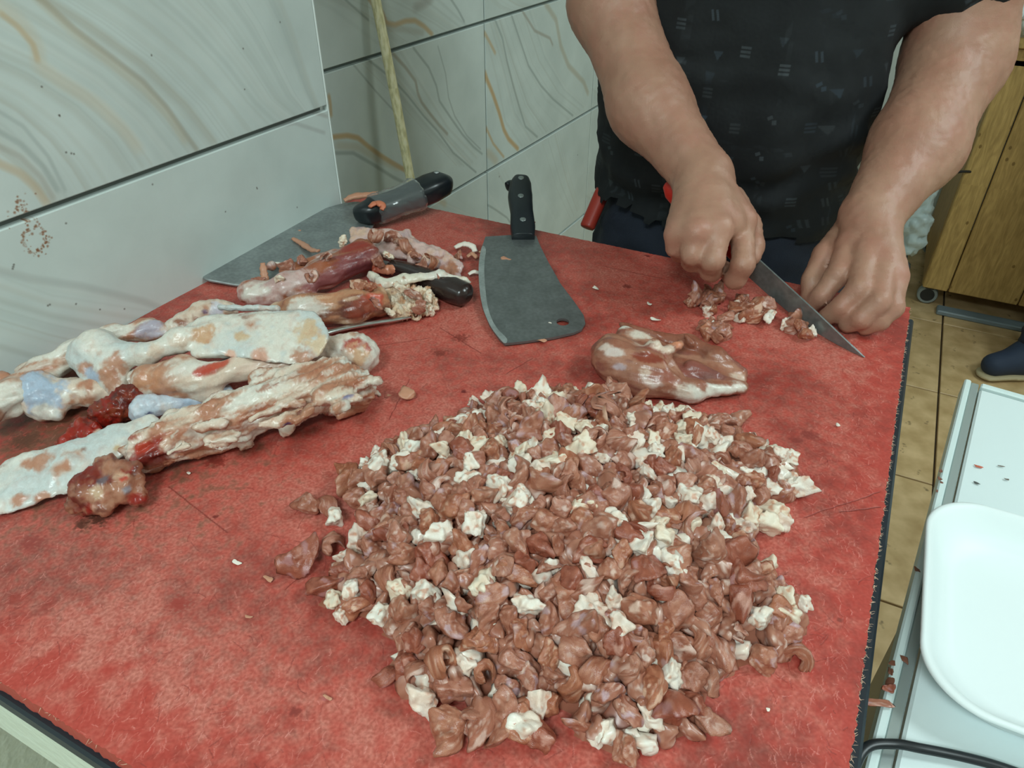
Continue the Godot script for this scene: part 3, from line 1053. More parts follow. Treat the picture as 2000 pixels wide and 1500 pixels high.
# ---------- meat ----------
var ico_cache := {}
func ico(level: int) -> Array:
	if ico_cache.has(level): return ico_cache[level]
	var t := (1.0 + sqrt(5.0)) / 2.0
	var v := PackedVector3Array([Vector3(-1, t, 0), Vector3(1, t, 0), Vector3(-1, -t, 0), Vector3(1, -t, 0), Vector3(0, -1, t), Vector3(0, 1, t), Vector3(0, -1, -t), Vector3(0, 1, -t), Vector3(t, 0, -1), Vector3(t, 0, 1), Vector3(-t, 0, -1), Vector3(-t, 0, 1)])
	var f := PackedInt32Array([0, 11, 5, 0, 5, 1, 0, 1, 7, 0, 7, 10, 0, 10, 11, 1, 5, 9, 5, 11, 4, 11, 10, 2, 10, 7, 6, 7, 1, 8, 3, 9, 4, 3, 4, 2, 3, 2, 6, 3, 6, 8, 3, 8, 9, 4, 9, 5, 2, 4, 11, 6, 2, 10, 8, 6, 7, 9, 8, 1])
	for i in v.size(): v[i] = v[i].normalized()
	for l in level:
		var mid := {}
		var g := PackedInt32Array()
		for i in range(0, f.size(), 3):
			var m := [0, 0, 0]
			for e in 3:
				var a := f[i + e]
				var b := f[i + (e + 1) % 3]
				var key := mini(a, b) * 100000 + maxi(a, b)
				if not mid.has(key):
					mid[key] = v.size()
					v.append(((v[a] + v[b]) * 0.5).normalized())
				m[e] = mid[key]
			g.append_array([f[i], m[0], m[2], f[i + 1], m[1], m[0], f[i + 2], m[2], m[1], m[0], m[1], m[2]])
		f = g
	# clockwise fronts
	for i in range(0, f.size(), 3):
		if (v[f[i + 2]] - v[f[i]]).cross(v[f[i + 1]] - v[f[i]]).dot(v[f[i]]) < 0.0:
			var s := f[i + 1]
			f[i + 1] = f[i + 2]
			f[i + 2] = s
	ico_cache[level] = [v, f]
	return ico_cache[level]

# irregular piece with knife-cut faces; kind: 0 cube of meat, 1 curled strip, 2 lump of fat, 3 thin flap
func piece(seed_: int, kind: int, level := 3) -> ArrayMesh:
	var r := RandomNumberGenerator.new()
	r.seed = seed_ * 7919 + kind
	var src := ico(level)
	var v: PackedVector3Array = (src[0] as PackedVector3Array).duplicate()
	var idx: PackedInt32Array = src[1]
	var pn := []
	var po := []
	for d in [Vector3.RIGHT, Vector3.LEFT, Vector3.UP, Vector3.DOWN, Vector3.BACK, Vector3.FORWARD]:
		pn.append((d + Vector3(r.randfn(), r.randfn(), r.randfn()) * 0.28).normalized())
		po.append(r.randf_range(0.62, 0.95))
	for k in 3:
		pn.append(Vector3(r.randfn(), r.randfn(), r.randfn()).normalized())
		po.append(r.randf_range(0.75, 1.05))
	var dims: Vector3 = [Vector3(r.randf_range(1.0, 1.45), r.randf_range(0.65, 0.95), r.randf_range(0.8, 1.15)), Vector3(r.randf_range(1.7, 2.5), r.randf_range(0.36, 0.55), r.randf_range(0.7, 1.0)), Vector3(r.randf_range(0.85, 1.4), r.randf_range(0.6, 0.9), r.randf_range(0.7, 1.0)), Vector3(r.randf_range(1.1, 1.6), r.randf_range(0.22, 0.36), r.randf_range(0.7, 1.1))][kind]
	var off := Vector3(r.randf(), r.randf(), r.randf()) * 90.0
	var fib := Vector3(1, r.randfn(0, 0.3), r.randfn(0, 0.5)).normalized()
	var acr := fib.cross(Vector3(r.randfn(), r.randfn(), r.randfn())).normalized()
	var kappa := r.randf_range(0.75, 1.45) * (1.0 if r.randf() < 0.5 else -1.0)
	if kind == 0: kappa = r.randfn(0, 0.30)
	elif kind == 3: kappa = r.randfn(0, 0.8)
	elif kind == 2: kappa = 0.0
	var twist := r.randfn(0, 0.35) if kind != 2 else 0.0
	var pw := r.randf_range(9.0, 20.0)
	var col := PackedColorArray()
	col.resize(v.size())
	var meat_a := lin(174, 117, 96)
	var meat_b := lin(152, 93, 73)
	var meat_c := lin(198, 146, 124)
	var pale := lin(226, 200, 188)
	var lilac := lin(196, 168, 176)
	var fat_a := lin(238, 230, 218)
	var fat_b := lin(232, 212, 194)
	var fat_c := lin(206, 146, 118)
	var film := r.randf_range(0.25, 0.75)
	var spot := r.randf_range(0.3, 0.8)
	for i in v.size():
		var d := v[i]
		var s := 0.0
		for k in pn.size():
			var q := d.dot(pn[k])
			if q > 0.0: s += pow(q / po[k], pw)
		var p := d * pow(s, -1.0 / pw) * dims
		var bump := ns(p * 1.1 + off, 1.0) * 0.15
		if kind == 2: bump += absf(ns(p * 1.2 + off, 1.0)) * 0.26 - 0.10
		else:
			var c := p.dot(acr)
			bump += 0.022 * sin(c * 15.0 + ns(p + off, 1.2) * 4.0) + 0.05 * nf(p * 1.8 + off, 1.0)
		p += d * bump
		var m := nf(p * 0.9 + off, 1.0)
		var c2: Color
		if kind == 2:
			c2 = fat_a.lerp(fat_b, clampf(0.5 + m * 1.4, 0.0, 1.0)).lerp(fat_c, step(spot, spot + 0.16, ns(p * 1.3 + off * 1.7, 1.0)) * 0.8)
		else:
			c2 = meat_a.lerp(meat_b, clampf(0.5 + m * 1.5, 0.0, 1.0)).lerp(meat_c, clampf(nf(p * 2.4 + off, 1.0) * 1.2, 0.0, 0.6))
			var fi := step(film, film + 0.12, ns(p * 0.9 + off * 2.0, 1.0) + 0.12 * nf(p * 3.0, 1.0))
			c2 = c2.lerp(pale if seed_ % 2 == 0 else lilac, fi * 0.75)
			c2 = c2.lerp(pale, 0.4 * step(0.35, 0.6, sin(p.dot(acr) * 7.0 + ns(p + off, 1.2) * 5.0) * nf(p + off * 3.0, 1.0) * 2.0))
		col[i] = c2
		if absf(kappa) > 0.02:
			var th := p.x * kappa
			var R := 1.0 / kappa
			p = Vector3(sin(th) * (R - p.y), R - cos(th) * (R - p.y), p.z)
		if absf(twist) > 0.01: p = p.rotated(Vector3.RIGHT, p.x * twist)
		v[i] = p
	return arrays_mesh(v, vertex_normals(v, idx), idx, col)

func lump(seed_: int, half: Vector3, _rough := 0.15) -> ArrayMesh:
	var m := piece(seed_, 3 if half.y < half.x * 0.6 else 0, 2)
	var a := m.surface_get_arrays(0)
	var v: PackedVector3Array = a[Mesh.ARRAY_VERTEX]
	for i in v.size(): v[i] = v[i] * half
	var idx: PackedInt32Array = a[Mesh.ARRAY_INDEX]
	return arrays_mesh(v, vertex_normals(v, idx), idx, a[Mesh.ARRAY_COLOR])

func random_basis(r: RandomNumberGenerator, scale: float) -> Basis:
	var q := Quaternion(r.randfn(), r.randfn(), r.randfn(), r.randfn()).normalized()
	return Basis(q).scaled(Vector3.ONE * scale)

var kinds := [[], [], [], []]

func make_materials():
	var by := noise_bytes(256, 256, 0.035, 61)
	var by2 := noise_bytes(256, 256, 0.11, 62)
	for i in by.size(): by[i] = (by[i] + by2[i]) / 2
	M.wet = ImageTexture.create_from_image(Image.create_from_data(256, 256, false, Image.FORMAT_L8, by))
	M.meat = []
	for tint in [[255, 255, 255], [246, 236, 232], [255, 246, 238], [226, 188, 178], [255, 250, 250], [250, 232, 214]]:
		var m := vmat(0.3)
		m.albedo_color = srgb(tint[0], tint[1], tint[2])
		m.heightmap_enabled = true
		m.heightmap_texture = M.wet
		m.heightmap_scale = 0.035
		m.uv1_triplanar = true
		m.uv1_scale = Vector3.ONE * 0.55
		M.meat.append(m)
	M.fat = []
	for tint in [[255, 255, 255], [252, 246, 236], [250, 242, 240]]:
		var m := vmat(0.4)
		m.albedo_color = srgb(tint[0], tint[1], tint[2])
		m.heightmap_enabled = true
		m.heightmap_texture = M.wet
		m.heightmap_scale = 0.03
		m.uv1_triplanar = true
		m.uv1_scale = Vector3.ONE * 0.5
		M.fat.append(m)
	M.bone = vmat(0.3)
	M.bone.heightmap_enabled = true
	M.bone.heightmap_texture = M.wet
	M.bone.heightmap_scale = 0.028
	M.bone.uv1_triplanar = true
	M.bone.uv1_scale = Vector3.ONE * 18.0
	var bt := PackedFloat32Array()
	bt.resize(256 * 256 * 3)
	var b3 := noise_bytes(256, 256, 0.016, 63)
	for i in 256 * 256:
		var e := (by[i] - 128) * 0.13
		var w := clampf((b3[i] - 150) / 60.0, 0.0, 1.0) * 12.0
		bt[i * 3] = 246 + e
		bt[i * 3 + 1] = 244 + e * 1.25 - w
		bt[i * 3 + 2] = 240 + e * 1.35 - w * 1.2
	M.bone.albedo_texture = to_texture(256, 256, bt)
	for k in 22: kinds[0].append(piece(100 + k, 0))
	for k in 12: kinds[1].append(piece(200 + k, 1))
	for k in 14: kinds[2].append(piece(300 + k, 2))
	for k in 8: kinds[3].append(piece(400 + k, 3))

const HEAP := [[945, 778], [1010, 782], [1080, 772], [1200, 774], [1290, 812], [1380, 822], [1438, 812], [1450, 858], [1500, 890], [1568, 902], [1572, 968], [1500, 992], [1480, 1080], [1540, 1130], [1594, 1210], [1566, 1286], [1490, 1300], [1400, 1340], [1388, 1420], [1300, 1470], [1200, 1492], [1130, 1450], [1105, 1395], [1030, 1385], [950, 1370], [870, 1360], [808, 1375], [745, 1290], [765, 1255], [705, 1205], [608, 1178], [650, 1115], [690, 1060], [690, 1000], [672, 930], [740, 880], [855, 845]]

var heap_mid := Vector2.ZERO

func build_heap():
	var poly := PackedVector2Array()
	for q in HEAP:
		var p := px(q[0], q[1], TOP + 0.006)
		poly.append(Vector2(p.x, p.z))
	var inside := func(p: Vector2) -> float:        # distance to the outline, negative outside
		var best := 1e9
		for i in poly.size():
			var c := Geometry2D.get_closest_point_to_segment(p, poly[i], poly[(i + 1) % poly.size()])
			best = minf(best, c.distance_to(p))
		return best if Geometry2D.is_point_in_polygon(p, poly) else -best
	var height := func(d: float, p: Vector2) -> float:
		return 0.062 * (1.0 - exp(-maxf(d, 0.0) / 0.055)) + 0.006 * ns(Vector3(p.x, 0, p.y), 18.0)
	var lo := poly[0]
	var hi := poly[0]
	for p in poly:
		lo = lo.min(p)
		hi = hi.max(p)
	var r := RandomNumberGenerator.new()
	r.seed = 2024
	# packed core under the pieces
	var cell := 0.006
	var nx := int((hi.x - lo.x) / cell) + 2
	var nz := int((hi.y - lo.y) / cell) + 2
	var v := PackedVector3Array()
	var idx := PackedInt32Array()
	var col := PackedColorArray()
	var mid := (lo + hi) * 0.5
	heap_mid = mid
	for j in nz:
		for i in nx:
			var p := lo + Vector2(i, j) * cell
			var d: float = inside.call(p)
			var y := -0.0001
			if d > 0.008: y = maxf(0.001, (height.call(d - 0.006, p) as float) - 0.012)
			v.append(Vector3(p.x - mid.x, y, p.y - mid.y))
			col.append(lin(150, 90, 70).lerp(lin(176, 112, 90), 0.5 + 0.5 * ns(Vector3(p.x, 0, p.y), 90.0)))
	for j in nz - 1:
		for i in nx - 1:
			var a := j * nx + i
			if v[a].y < 0.0005 and v[a + 1].y < 0.0005 and v[a + nx].y < 0.0005 and v[a + nx + 1].y < 0.0005: continue
			idx.append_array([a, a + 1, a + nx, a + 1, a + nx + 1, a + nx])
	# a lower layer of smaller bits fills the gaps
	var bits := []
	for k in 6: bits.append(piece(600 + k, 0, 2))
	for k in 3: bits.append(piece(620 + k, 2, 2))
	var nrm := vertex_normals(v, idx)
	var x := lo.x
	while x < hi.x:
		var z := lo.y
		while z < hi.y:
			var p := Vector2(x, z) + Vector2(r.randf(), r.randf()) * 0.009
			z += 0.0115
			var d: float = inside.call(p)
			if d < 0.006: continue
			var b: ArrayMesh = bits[(r.randi() % 6) if r.randf() < 0.8 else 6 + r.randi() % 3]
			var bs := random_basis(r, r.randf_range(0.0062, 0.0088))
			var at := Vector3(p.x - mid.x, (height.call(d, p) as float) - 0.006, p.y - mid.y)
			at.y = maxf(at.y, 0.006)
			var arr := b.surface_get_arrays(0)
			var o := v.size()
			var bv: PackedVector3Array = arr[0]
			var bn: PackedVector3Array = arr[1]
			var bc: PackedColorArray = arr[Mesh.ARRAY_COLOR]
			for i in bv.size():
				v.append(bs * bv[i] + at)
				nrm.append((bs * bn[i]).normalized())
				col.append(bc[i])
			for i in (arr[Mesh.ARRAY_INDEX] as PackedInt32Array): idx.append(i + o)
		x += 0.0115
	var core := solo("packed_chopped_meat", arrays_mesh(v, nrm, idx, col), M.meat[0], Vector3(mid.x, TOP, mid.y), "chopped raw meat packed beneath the pieces of the large heap", "chopped meat")
	core.set_meta("kind", "stuff")
	# the pieces that show
	var sp := 0.0158
	var row := 0
	var z := lo.y
	var count := [0, 0, 0, 0]
	while z < hi.y + sp:
		x = lo.x + (sp * 0.5 if row % 2 == 1 else 0.0)
		while x < hi.x + sp:
			var p := Vector2(x, z) + Vector2(r.randfn(), r.randfn()) * 0.0028
			x += sp
			var d: float = inside.call(p)
			if d < 0.0035: continue
			var fatty := 0.27 + 0.16 * ns(Vector3(p.x, 3, p.y), 16.0) + 0.16 * clampf((-p.y - 0.40) / 0.15, -0.5, 0.7)
			var kind := 0
			var q := r.randf()
			if q < fatty: kind = 2
			elif q > 0.86: kind = 1
			elif q > 0.80: kind = 3
			if count[kind] >= 300: kind = 1
			count[kind] += 1
			heap_piece(kind, Vector3(p.x, TOP + maxf((height.call(d, p) as float) + 0.002, 0.008), p.y), r, 1.0)
		z += sp * 0.87
		row += 1
	# strays beside the heap
	for s in [[605, 988, 0, 1.2], [640, 985, 1, 1.0], [655, 1010, 2, 1.0], [640, 1055, 1, 1.05], [592, 1088, 0, 1.2], [650, 1165, 2, 0.9], [757, 1312, 1, 0.9], [1050, 1386, 2, 0.95], [905, 1410, 1, 1.2], [880, 1425, 0, 1.2], [930, 1425, 0, 1.1], [985, 1405, 0, 1.3], [1010, 1418, 0, 1.2], [1025, 1425, 2, 1.4], [1050, 1435, 0, 1.1], [820, 1365, 2, 1.1], [665, 1195, 2, 0.7], [690, 1185, 0, 1.0]]:
		var kind: int = s[2]
		var p := px(s[0], s[1], TOP + 0.009)
		loose_piece(kind, Vector3(p.x, TOP + 0.0085 * s[3], p.z), r, s[3])
	for s in [[1510, 1000, 2, 1.2], [1500, 1025, 2, 1.2], [1525, 1020, 2, 1.0], [1530, 935, 1, 1.3], [1555, 955, 2, 1.0], [1535, 915, 0, 1.0], [1500, 1000, 2, 0.9]]:
		var kind: int = s[2]
		var p := px(s[0], s[1], TOP + 0.009)
		loose_piece(kind, Vector3(p.x, TOP + 0.0085 * s[3], p.z), r, s[3])
	print("heap pieces ", count)

func heap_piece(kind: int, at: Vector3, r: RandomNumberGenerator, scale: float):
	var list: Array = kinds[kind]
	var s: float = [0.0092, 0.0078, 0.0079, 0.0092][kind] * scale * r.randf_range(0.78, 1.2)
	var m: Material = M.fat[r.randi() % 3] if kind == 2 else M.meat[r.randi() % 6]
	var names := ["meat_cube", "meat_curl", "fat_lump", "meat_flap"]
	var what: String = ["brownish pink diced meat cube", "curled strip of raw meat", "white lump of diced fat", "thin flat flap of raw meat"][kind]
	var q := at - Vector3(heap_mid.x, 0, heap_mid.y)
	var where := "on the heap's crown"
	if Vector2(q.x, q.z).length() > 0.075:
		if absf(q.x) > absf(q.z): where = "on the heap's slope facing the white counter" if q.x > 0 else "on the heap's slope facing the backbone"
		else: where = "on the heap's slope facing the cream bench front" if q.z > 0 else "on the heap's slope facing the steak"
	solo(names[kind], list[r.randi() % list.size()], m, at, what + " " + where, ["meat cube", "meat strip", "fat", "meat flap"][kind], ["meat cubes ", "meat curls ", "fat lumps ", "meat flaps "][kind] + where, random_basis(r, s))

func loose_piece(kind: int, at: Vector3, r: RandomNumberGenerator, scale: float):
	var list: Array = kinds[kind]
	var s: float = [0.0093, 0.0078, 0.0088, 0.0098][kind] * scale
	var m: Material = M.fat[r.randi() % 3] if kind == 2 else M.meat[r.randi() % 6]
	var names := ["meat_cube", "meat_curl", "fat_lump", "meat_flap"]
	var labels := ["stray cube of raw meat lying loose at the heap's foot", "stray curl of raw meat lying loose at the heap's foot", "stray white fat lump lying loose at the heap's foot", "stray flap of meat lying loose at the heap's foot"]
	solo(names[kind], list[r.randi() % list.size()], m, at, labels[kind], ["meat cube", "meat strip", "fat", "meat flap"][kind], "loose pieces around the heap", random_basis(r, s))

# ---------- freshly cut dice by the knife ----------
func build_cuttings():
	var r := RandomNumberGenerator.new()
	r.seed = 515
	for g in [[1378, 582, 34, 24, 17, "fresh cut cluster below the man's fist"], [1465, 604, 44, 20, 20, "fresh cut cluster along the knife blade"], [1402, 640, 38, 16, 13, "fresh cut row just above the steak"], [1562, 634, 30, 14, 9, "fresh cut row touching the knife blade"]]:
		for k in g[4]:
			var a := r.randf() * TAU
			var q := sqrt(r.randf())
			var sl: float = 0.35 if g[0] > 1440 else 0.0
			var dx: float = cos(a) * q * g[2]
			var p := px(g[0] + dx, g[1] + sin(a) * q * g[3] + dx * sl, TOP + 0.008)
			var kind: int = 2 if r.randf() < 0.22 else (1 if r.randf() < 0.3 else 0)
			var s: float = r.randf_range(0.0070, 0.0098) * [1.0, 0.75, 0.8][kind]
			var m: Material = M.fat[r.randi() % 3] if kind == 2 else M.meat[[2, 4, 5][r.randi() % 3]]
			solo(["cut_meat_bit", "cut_meat_curl", "cut_fat_bit"][kind], kinds[kind][r.randi() % kinds[kind].size()], m, Vector3(p.x, TOP + s * 0.75 + (0.006 if k < 2 else 0.0), p.z), ["small cube in the ", "small curl in the ", "white fat bit in the "][kind] + g[5], ["meat bit", "meat bit", "fat"][kind], ["cubes of ", "curls of ", "fat of "][kind] + g[5], random_basis(r, s))

# ---------- bones and trimmings ----------
func B(x: float, y: float, lift: float) -> Vector3:
	return px(x, y, TOP + lift)

func seg(x: float, y: float, l: float, x2: float, y2: float, l2: float, r1: float, r2: float, k := 0.010, flat := Vector3.ZERO, fs := 1.0) -> Array:
	var a := B(x, y, l)
	var b := B(x2, y2, l2)
	return cap(a, b, r1 * depth_of(a) / FOCAL, r2 * depth_of(b) / FOCAL, k, flat.normalized(), fs)

func knob(x: float, y: float, l: float, r1: float, k := 0.010) -> Array:
	return seg(x, y, l, x + 0.5, y, l, r1, r1, k)

var bone_white := lin(228, 222, 213)
var bone_cream := lin(224, 203, 186)
var bone_tan := lin(188, 134, 108)
var bone_brown := lin(150, 92, 68)
var blood := lin(150, 36, 26)
var blood_dark := lin(104, 34, 28)
var lilac_c := lin(188, 182, 200)
var gristle := lin(176, 192, 214)

# how: cream / tan share, streak axis, spots [[x, y, lift, radius px, colour]]
func bone(called: String, label: String, prims: Array, how: Dictionary, category := "bone", cell := 0.0019) -> Node3D:
	var low := 1e9
	var sum := Vector3.ZERO
	for p in prims:
		if p[0] == 2: continue
		sum += (p[1] + p[2]) * 0.5
	var o := sum / prims.size()
	o.y = TOP
	var rough: float = how.get("rough", 0.0011)
	var axis: Vector3 = how.get("axis", Vector3.ZERO)
	var tan_at: float = how.get("tan", 0.12)
	var brown_at: float = how.get("brown", 0.45)
	var red_at: float = how.get("red", 0.9)
	var base: Color = how.get("base", bone_cream)
	var base2: Color = how.get("base2", bone_white)
	var second: Color = how.get("second", bone_tan)
	var third: Color = how.get("third", bone_brown)
	var freq: float = how.get("freq", 26.0)
	var shift := Vector3(hash(called + label) % 97, hash(label) % 53, 7)
	var spots := []
	var raw := net(prims, cell)
	for s in how.get("spots", []):                     # a patch of fat, blood or gristle sits on the surface where the photograph shows it
		var dir := ray(s[0], s[1]).normalized()
		var c := B(s[0], s[1], s[2])
		var best := 1e9
		for q in (raw[0] as PackedVector3Array):
			var e := q - EYE
			var t := e.dot(dir)
			var off := (e - dir * t).length()
			var cost := t + (0.0 if off < 0.004 else (off - 0.004) * 60.0)
			if cost < best:
				best = cost
				c = q
		spots.append([c, s[3] * depth_of(c) / FOCAL, s[4]])
	var squash := func(p: Vector3) -> Vector3: return p - axis * (p.dot(axis) * 0.72)
	var disp := func(p: Vector3, _n: Vector3) -> float:
		var q: Vector3 = squash.call(p)
		return nf(q + shift, freq * 2.2) * rough * 2.0 + ns(q + shift, freq * 5.0) * rough * 0.5
	var tint := func(p: Vector3, _n: Vector3) -> Color:
		var q: Vector3 = squash.call(p) + shift
		var a := nf(q, freq) + 0.22 * nf(p, freq * 5.0)
		var b := ns(q + Vector3(31, 0, 0), freq * 1.7) + 0.4 * nf(q, freq * 4.0)
		var c := base.lerp(base2, clampf(0.5 + 1.6 * ns(q, freq * 0.6) + 0.5 * nf(p, freq * 3.0), 0.0, 1.0))
		c = c.lerp(second.lerp(base, 0.45), 0.8 * step(tan_at - 0.16, tan_at + 0.04, a))
		c = c.lerp(second, step(tan_at, tan_at + 0.22, a))
		c = c.lerp(third, 0.8 * step(brown_at, brown_at + 0.3, b))
		c = c.lerp(base2, 0.6 * step(0.42, 0.62, ns(q + Vector3(0, 0, 51), freq * 2.6)))
		c = c.lerp(blood, 0.8 * step(red_at, red_at + 0.2, ns(q + Vector3(0, 77, 0), freq * 1.3) + 0.3 * b))
		for s in spots:
			var e: Vector3 = p - s[0]
			e -= axis * (e.dot(axis) * 0.55)
			var d: float = e.length() / s[1] + 0.7 * nf(squash.call(p), 70.0) + 0.25 * nf(p, 260.0)
			if d < 1.15: c = c.lerp(s[2], 0.92 * step(1.15, 0.55, d))
		return c
	var m := skinned(raw, o, disp, tint)
	return solo(called, m, how.get("mat", M.bone), o, label, category)

func build_bones():
	var up := Vector3(0.1, 0.92, 0.35)
	var along := (B(600, 700, 0) - B(200, 860, 0)).normalized()
	# row of joints lying along the wall, behind the rest
	bone("spine_bone", "long knobbly bone lying along the tiled wall behind the shoulder blade", [seg(-30, 815, .030, 20, 770, .034, 26, 28), seg(20, 770, .034, 75, 728, .036, 26, 22), seg(75, 728, .036, 150, 690, .040, 22, 24), seg(150, 690, .040, 215, 656, .042, 22, 18), seg(215, 656, .042, 290, 645, .040, 15, 17), seg(285, 640, .040, 318, 648, .036, 19, 14), knob(5, 740, .036, 17), knob(110, 716, .03, 22), seg(-30, 780, .03, 30, 800, .02, 20, 16), seg(60, 730, .02, 230, 690, .012, 26, 22)], {"tan": 0.05, "brown": 0.5, "rough": 0.0016, "axis": along, "spots": [[300, 640, .045, 18, lilac_c], [28, 750, .045, 12, bone_white]]})
	# humerus with bluish joint ball
	bone("arm_bone", "thick bone with a shiny blue-grey joint ball at the pile's end", [knob(66, 760, .030, 37, .004), knob(72, 778, .024, 34, .004), seg(80, 800, .014, 110, 808, .012, 20, 14), seg(100, 770, .022, 190, 765, .020, 34, 25), seg(190, 765, .020, 280, 745, .020, 25, 30)], {"tan": 0.16, "brown": 0.6, "spots": [[64, 752, .045, 52, gristle], [66, 780, .044, 44, gristle], [60, 735, .046, 34, gristle], [85, 815, .02, 22, bone_white]]})
	# red chunks underneath
	bone("bloody_joint", "dark red bloody chunk wedged under the shoulder blade", [knob(245, 790, .020, 30), knob(215, 805, .018, 26), knob(262, 770, .026, 22), knob(190, 812, .016, 18)], {"base": blood_dark, "base2": blood, "second": lin(132, 56, 38), "third": lin(80, 44, 44), "tan": 0.1, "rough": 0.0022, "freq": 40.0, "red": 2.0}, "meat trimming")
	bone("bloody_joint", "small bright red bloody chunk on the brown stained board corner", [knob(165, 838, .014, 24), knob(140, 860, .012, 20), knob(185, 850, .012, 16), seg(120, 880, .008, 160, 870, .010, 12, 16)], {"base": blood, "base2": lin(170, 48, 34), "second": lin(140, 70, 50), "third": blood_dark, "tan": 0.15, "rough": 0.002, "freq": 40.0, "red": 2.0, "spots": [[192, 838, .02, 9, bone_cream]]}, "meat trimming")
	bone("gristle_bone", "bluish white gristle joint peeping out under the pile of bones", [knob(280, 800, .022, 26), seg(285, 795, .022, 330, 790, .018, 22, 18), seg(330, 795, .014, 440, 770, .012, 20, 18)], {"base": gristle, "base2": lin(206, 216, 230), "second": lin(222, 222, 224), "tan": 0.3, "brown": 0.8, "spots": [[300, 812, .02, 6, lin(90, 90, 130)]]})
	# lower shoulder blade
	bone("scapula_bone", "smooth white shoulder blade lying flat at the board's left edge", [seg(20, 950, .012, 120, 915, .018, 56, 56, .012, up, 4.5), seg(120, 915, .018, 215, 868, .022, 54, 40, .012, up, 4.2), seg(215, 868, .022, 285, 835, .024, 34, 30, .012, up, 2.5), seg(-20, 965, .010, 30, 950, .012, 40, 50, .012, up, 4.5), seg(30, 905, .02, 60, 895, .021, 14, 12, .01)], {"tan": 0.5, "brown": 0.85, "base": bone_white, "base2": lin(206, 212, 212), "freq": 22.0, "spots": [[75, 893, .03, 22, bone_tan], [75, 970, .02, 14, bone_tan], [28, 970, .02, 16, bone_tan], [225, 868, .03, 8, lin(206, 178, 140)], [50, 900, .03, 16, bone_tan]]})
	# upper shoulder blade with its joint head
	bone("scapula_bone", "broad fan-shaped shoulder blade lying on top of the bone pile", [knob(190, 682, .046, 38, .012), knob(162, 696, .042, 30, .012), seg(215, 728, .034, 232, 756, .024, 34, 24, .010), seg(170, 725, .034, 178, 745, .028, 20, 14, .008), seg(200, 688, .045, 285, 692, .048, 30, 17, .014), seg(285, 692, .048, 355, 664, .054, 16, 21, .014), seg(390, 650, .057, 575, 656, .056, 36, 64, .012, up, 6.0), seg(410, 642, .057, 560, 634, .056, 34, 36, .012, up, 4.4), seg(430, 662, .055, 592, 672, .052, 30, 46, .012, up, 4.6), seg(355, 662, .054, 430, 640, .058, 20, 13, .012), seg(430, 600, .055, 540, 603, .056, 7, 7, .010), seg(385, 692, .046, 470, 692, .044, 9, 8, .008), seg(470, 692, .044, 600, 705, .038, 8, 7, .008)], {"tan": 0.46, "brown": 0.8, "base": bone_white, "base2": lin(206, 212, 212), "freq": 20.0, "spots": [[395, 645, .06, 22, lin(206, 160, 124)], [600, 640, .06, 30, lin(216, 184, 150)], [592, 690, .055, 26, bone_tan], [625, 665, .06, 24, lin(220, 194, 164)], [205, 745, .045, 30, bone_tan], [230, 715, .05, 28, bone_tan], [160, 720, .05, 20, bone_tan], [175, 742, .03, 16, gristle], [168, 735, .03, 16, gristle], [470, 650, .065, 14, lin(210, 180, 146)], [440, 692, .05, 14, lin(226, 178, 158)], [500, 697, .045, 18, lin(216, 160, 138)], [345, 675, .07, 18, bone_cream], [310, 690, .065, 16, bone_cream]]}, "bone", 0.0020)
	# bone with two small holes, behind the blade
	bone("knuckle_bone", "pale knuckle bone with two dark vein holes behind the shoulder blade", [seg(345, 640, .036, 395, 612, .040, 22, 20), seg(395, 612, .040, 450, 606, .038, 20, 16), knob(425, 605, .038, 18)], {"tan": 0.2, "spots": [[408, 604, .058, 6, lin(110, 70, 100)], [436, 602, .056, 7, lin(130, 90, 120)], [360, 625, .055, 14, bone_brown], [425, 598, .055, 18, lin(216, 214, 226)]]})
	# long bone in the middle
	bone("leg_bone", "long leg bone with tan knob end between shoulder blade and backbone", [knob(290, 742, .034, 26), seg(285, 740, .034, 345, 740, .034, 26, 34), seg(345, 740, .034, 410, 742, .030, 36, 26), seg(400, 735, .034, 470, 720, .034, 24, 20), seg(470, 720, .034, 575, 712, .034, 19, 17), knob(360, 712, .042, 18), seg(300, 765, .022, 420, 775, .018, 20, 14)], {"tan": 0.14, "brown": 0.55, "axis": along, "spots": [[300, 740, .05, 30, bone_tan], [275, 740, .04, 26, lin(196, 136, 102)], [375, 706, .06, 22, bone_white], [405, 715, .06, 14, lin(190, 70, 54)], [425, 706, .055, 12, lin(196, 90, 70)], [530, 715, .055, 40, lin(232, 206, 190)]]})
	# sawn joint at the blade's end
	bone("sawn_joint", "sawn-off joint end with reddish rim poking out beside the backbone", [seg(625, 690, .024, 690, 688, .024, 32, 36), seg(690, 688, .024, 708, 695, .022, 36, 33), cut(px(742, 672, TOP + .07), px(752, 745, TOP + 0.0), .014, .014, .006)], {"tan": 0.3, "red": 0.55, "spots": [[690, 665, .05, 20, lin(176, 58, 44)], [720, 672, .045, 12, lin(176, 64, 48)], [700, 700, .05, 24, lin(216, 176, 142)], [665, 700, .05, 16, bone_cream]]})
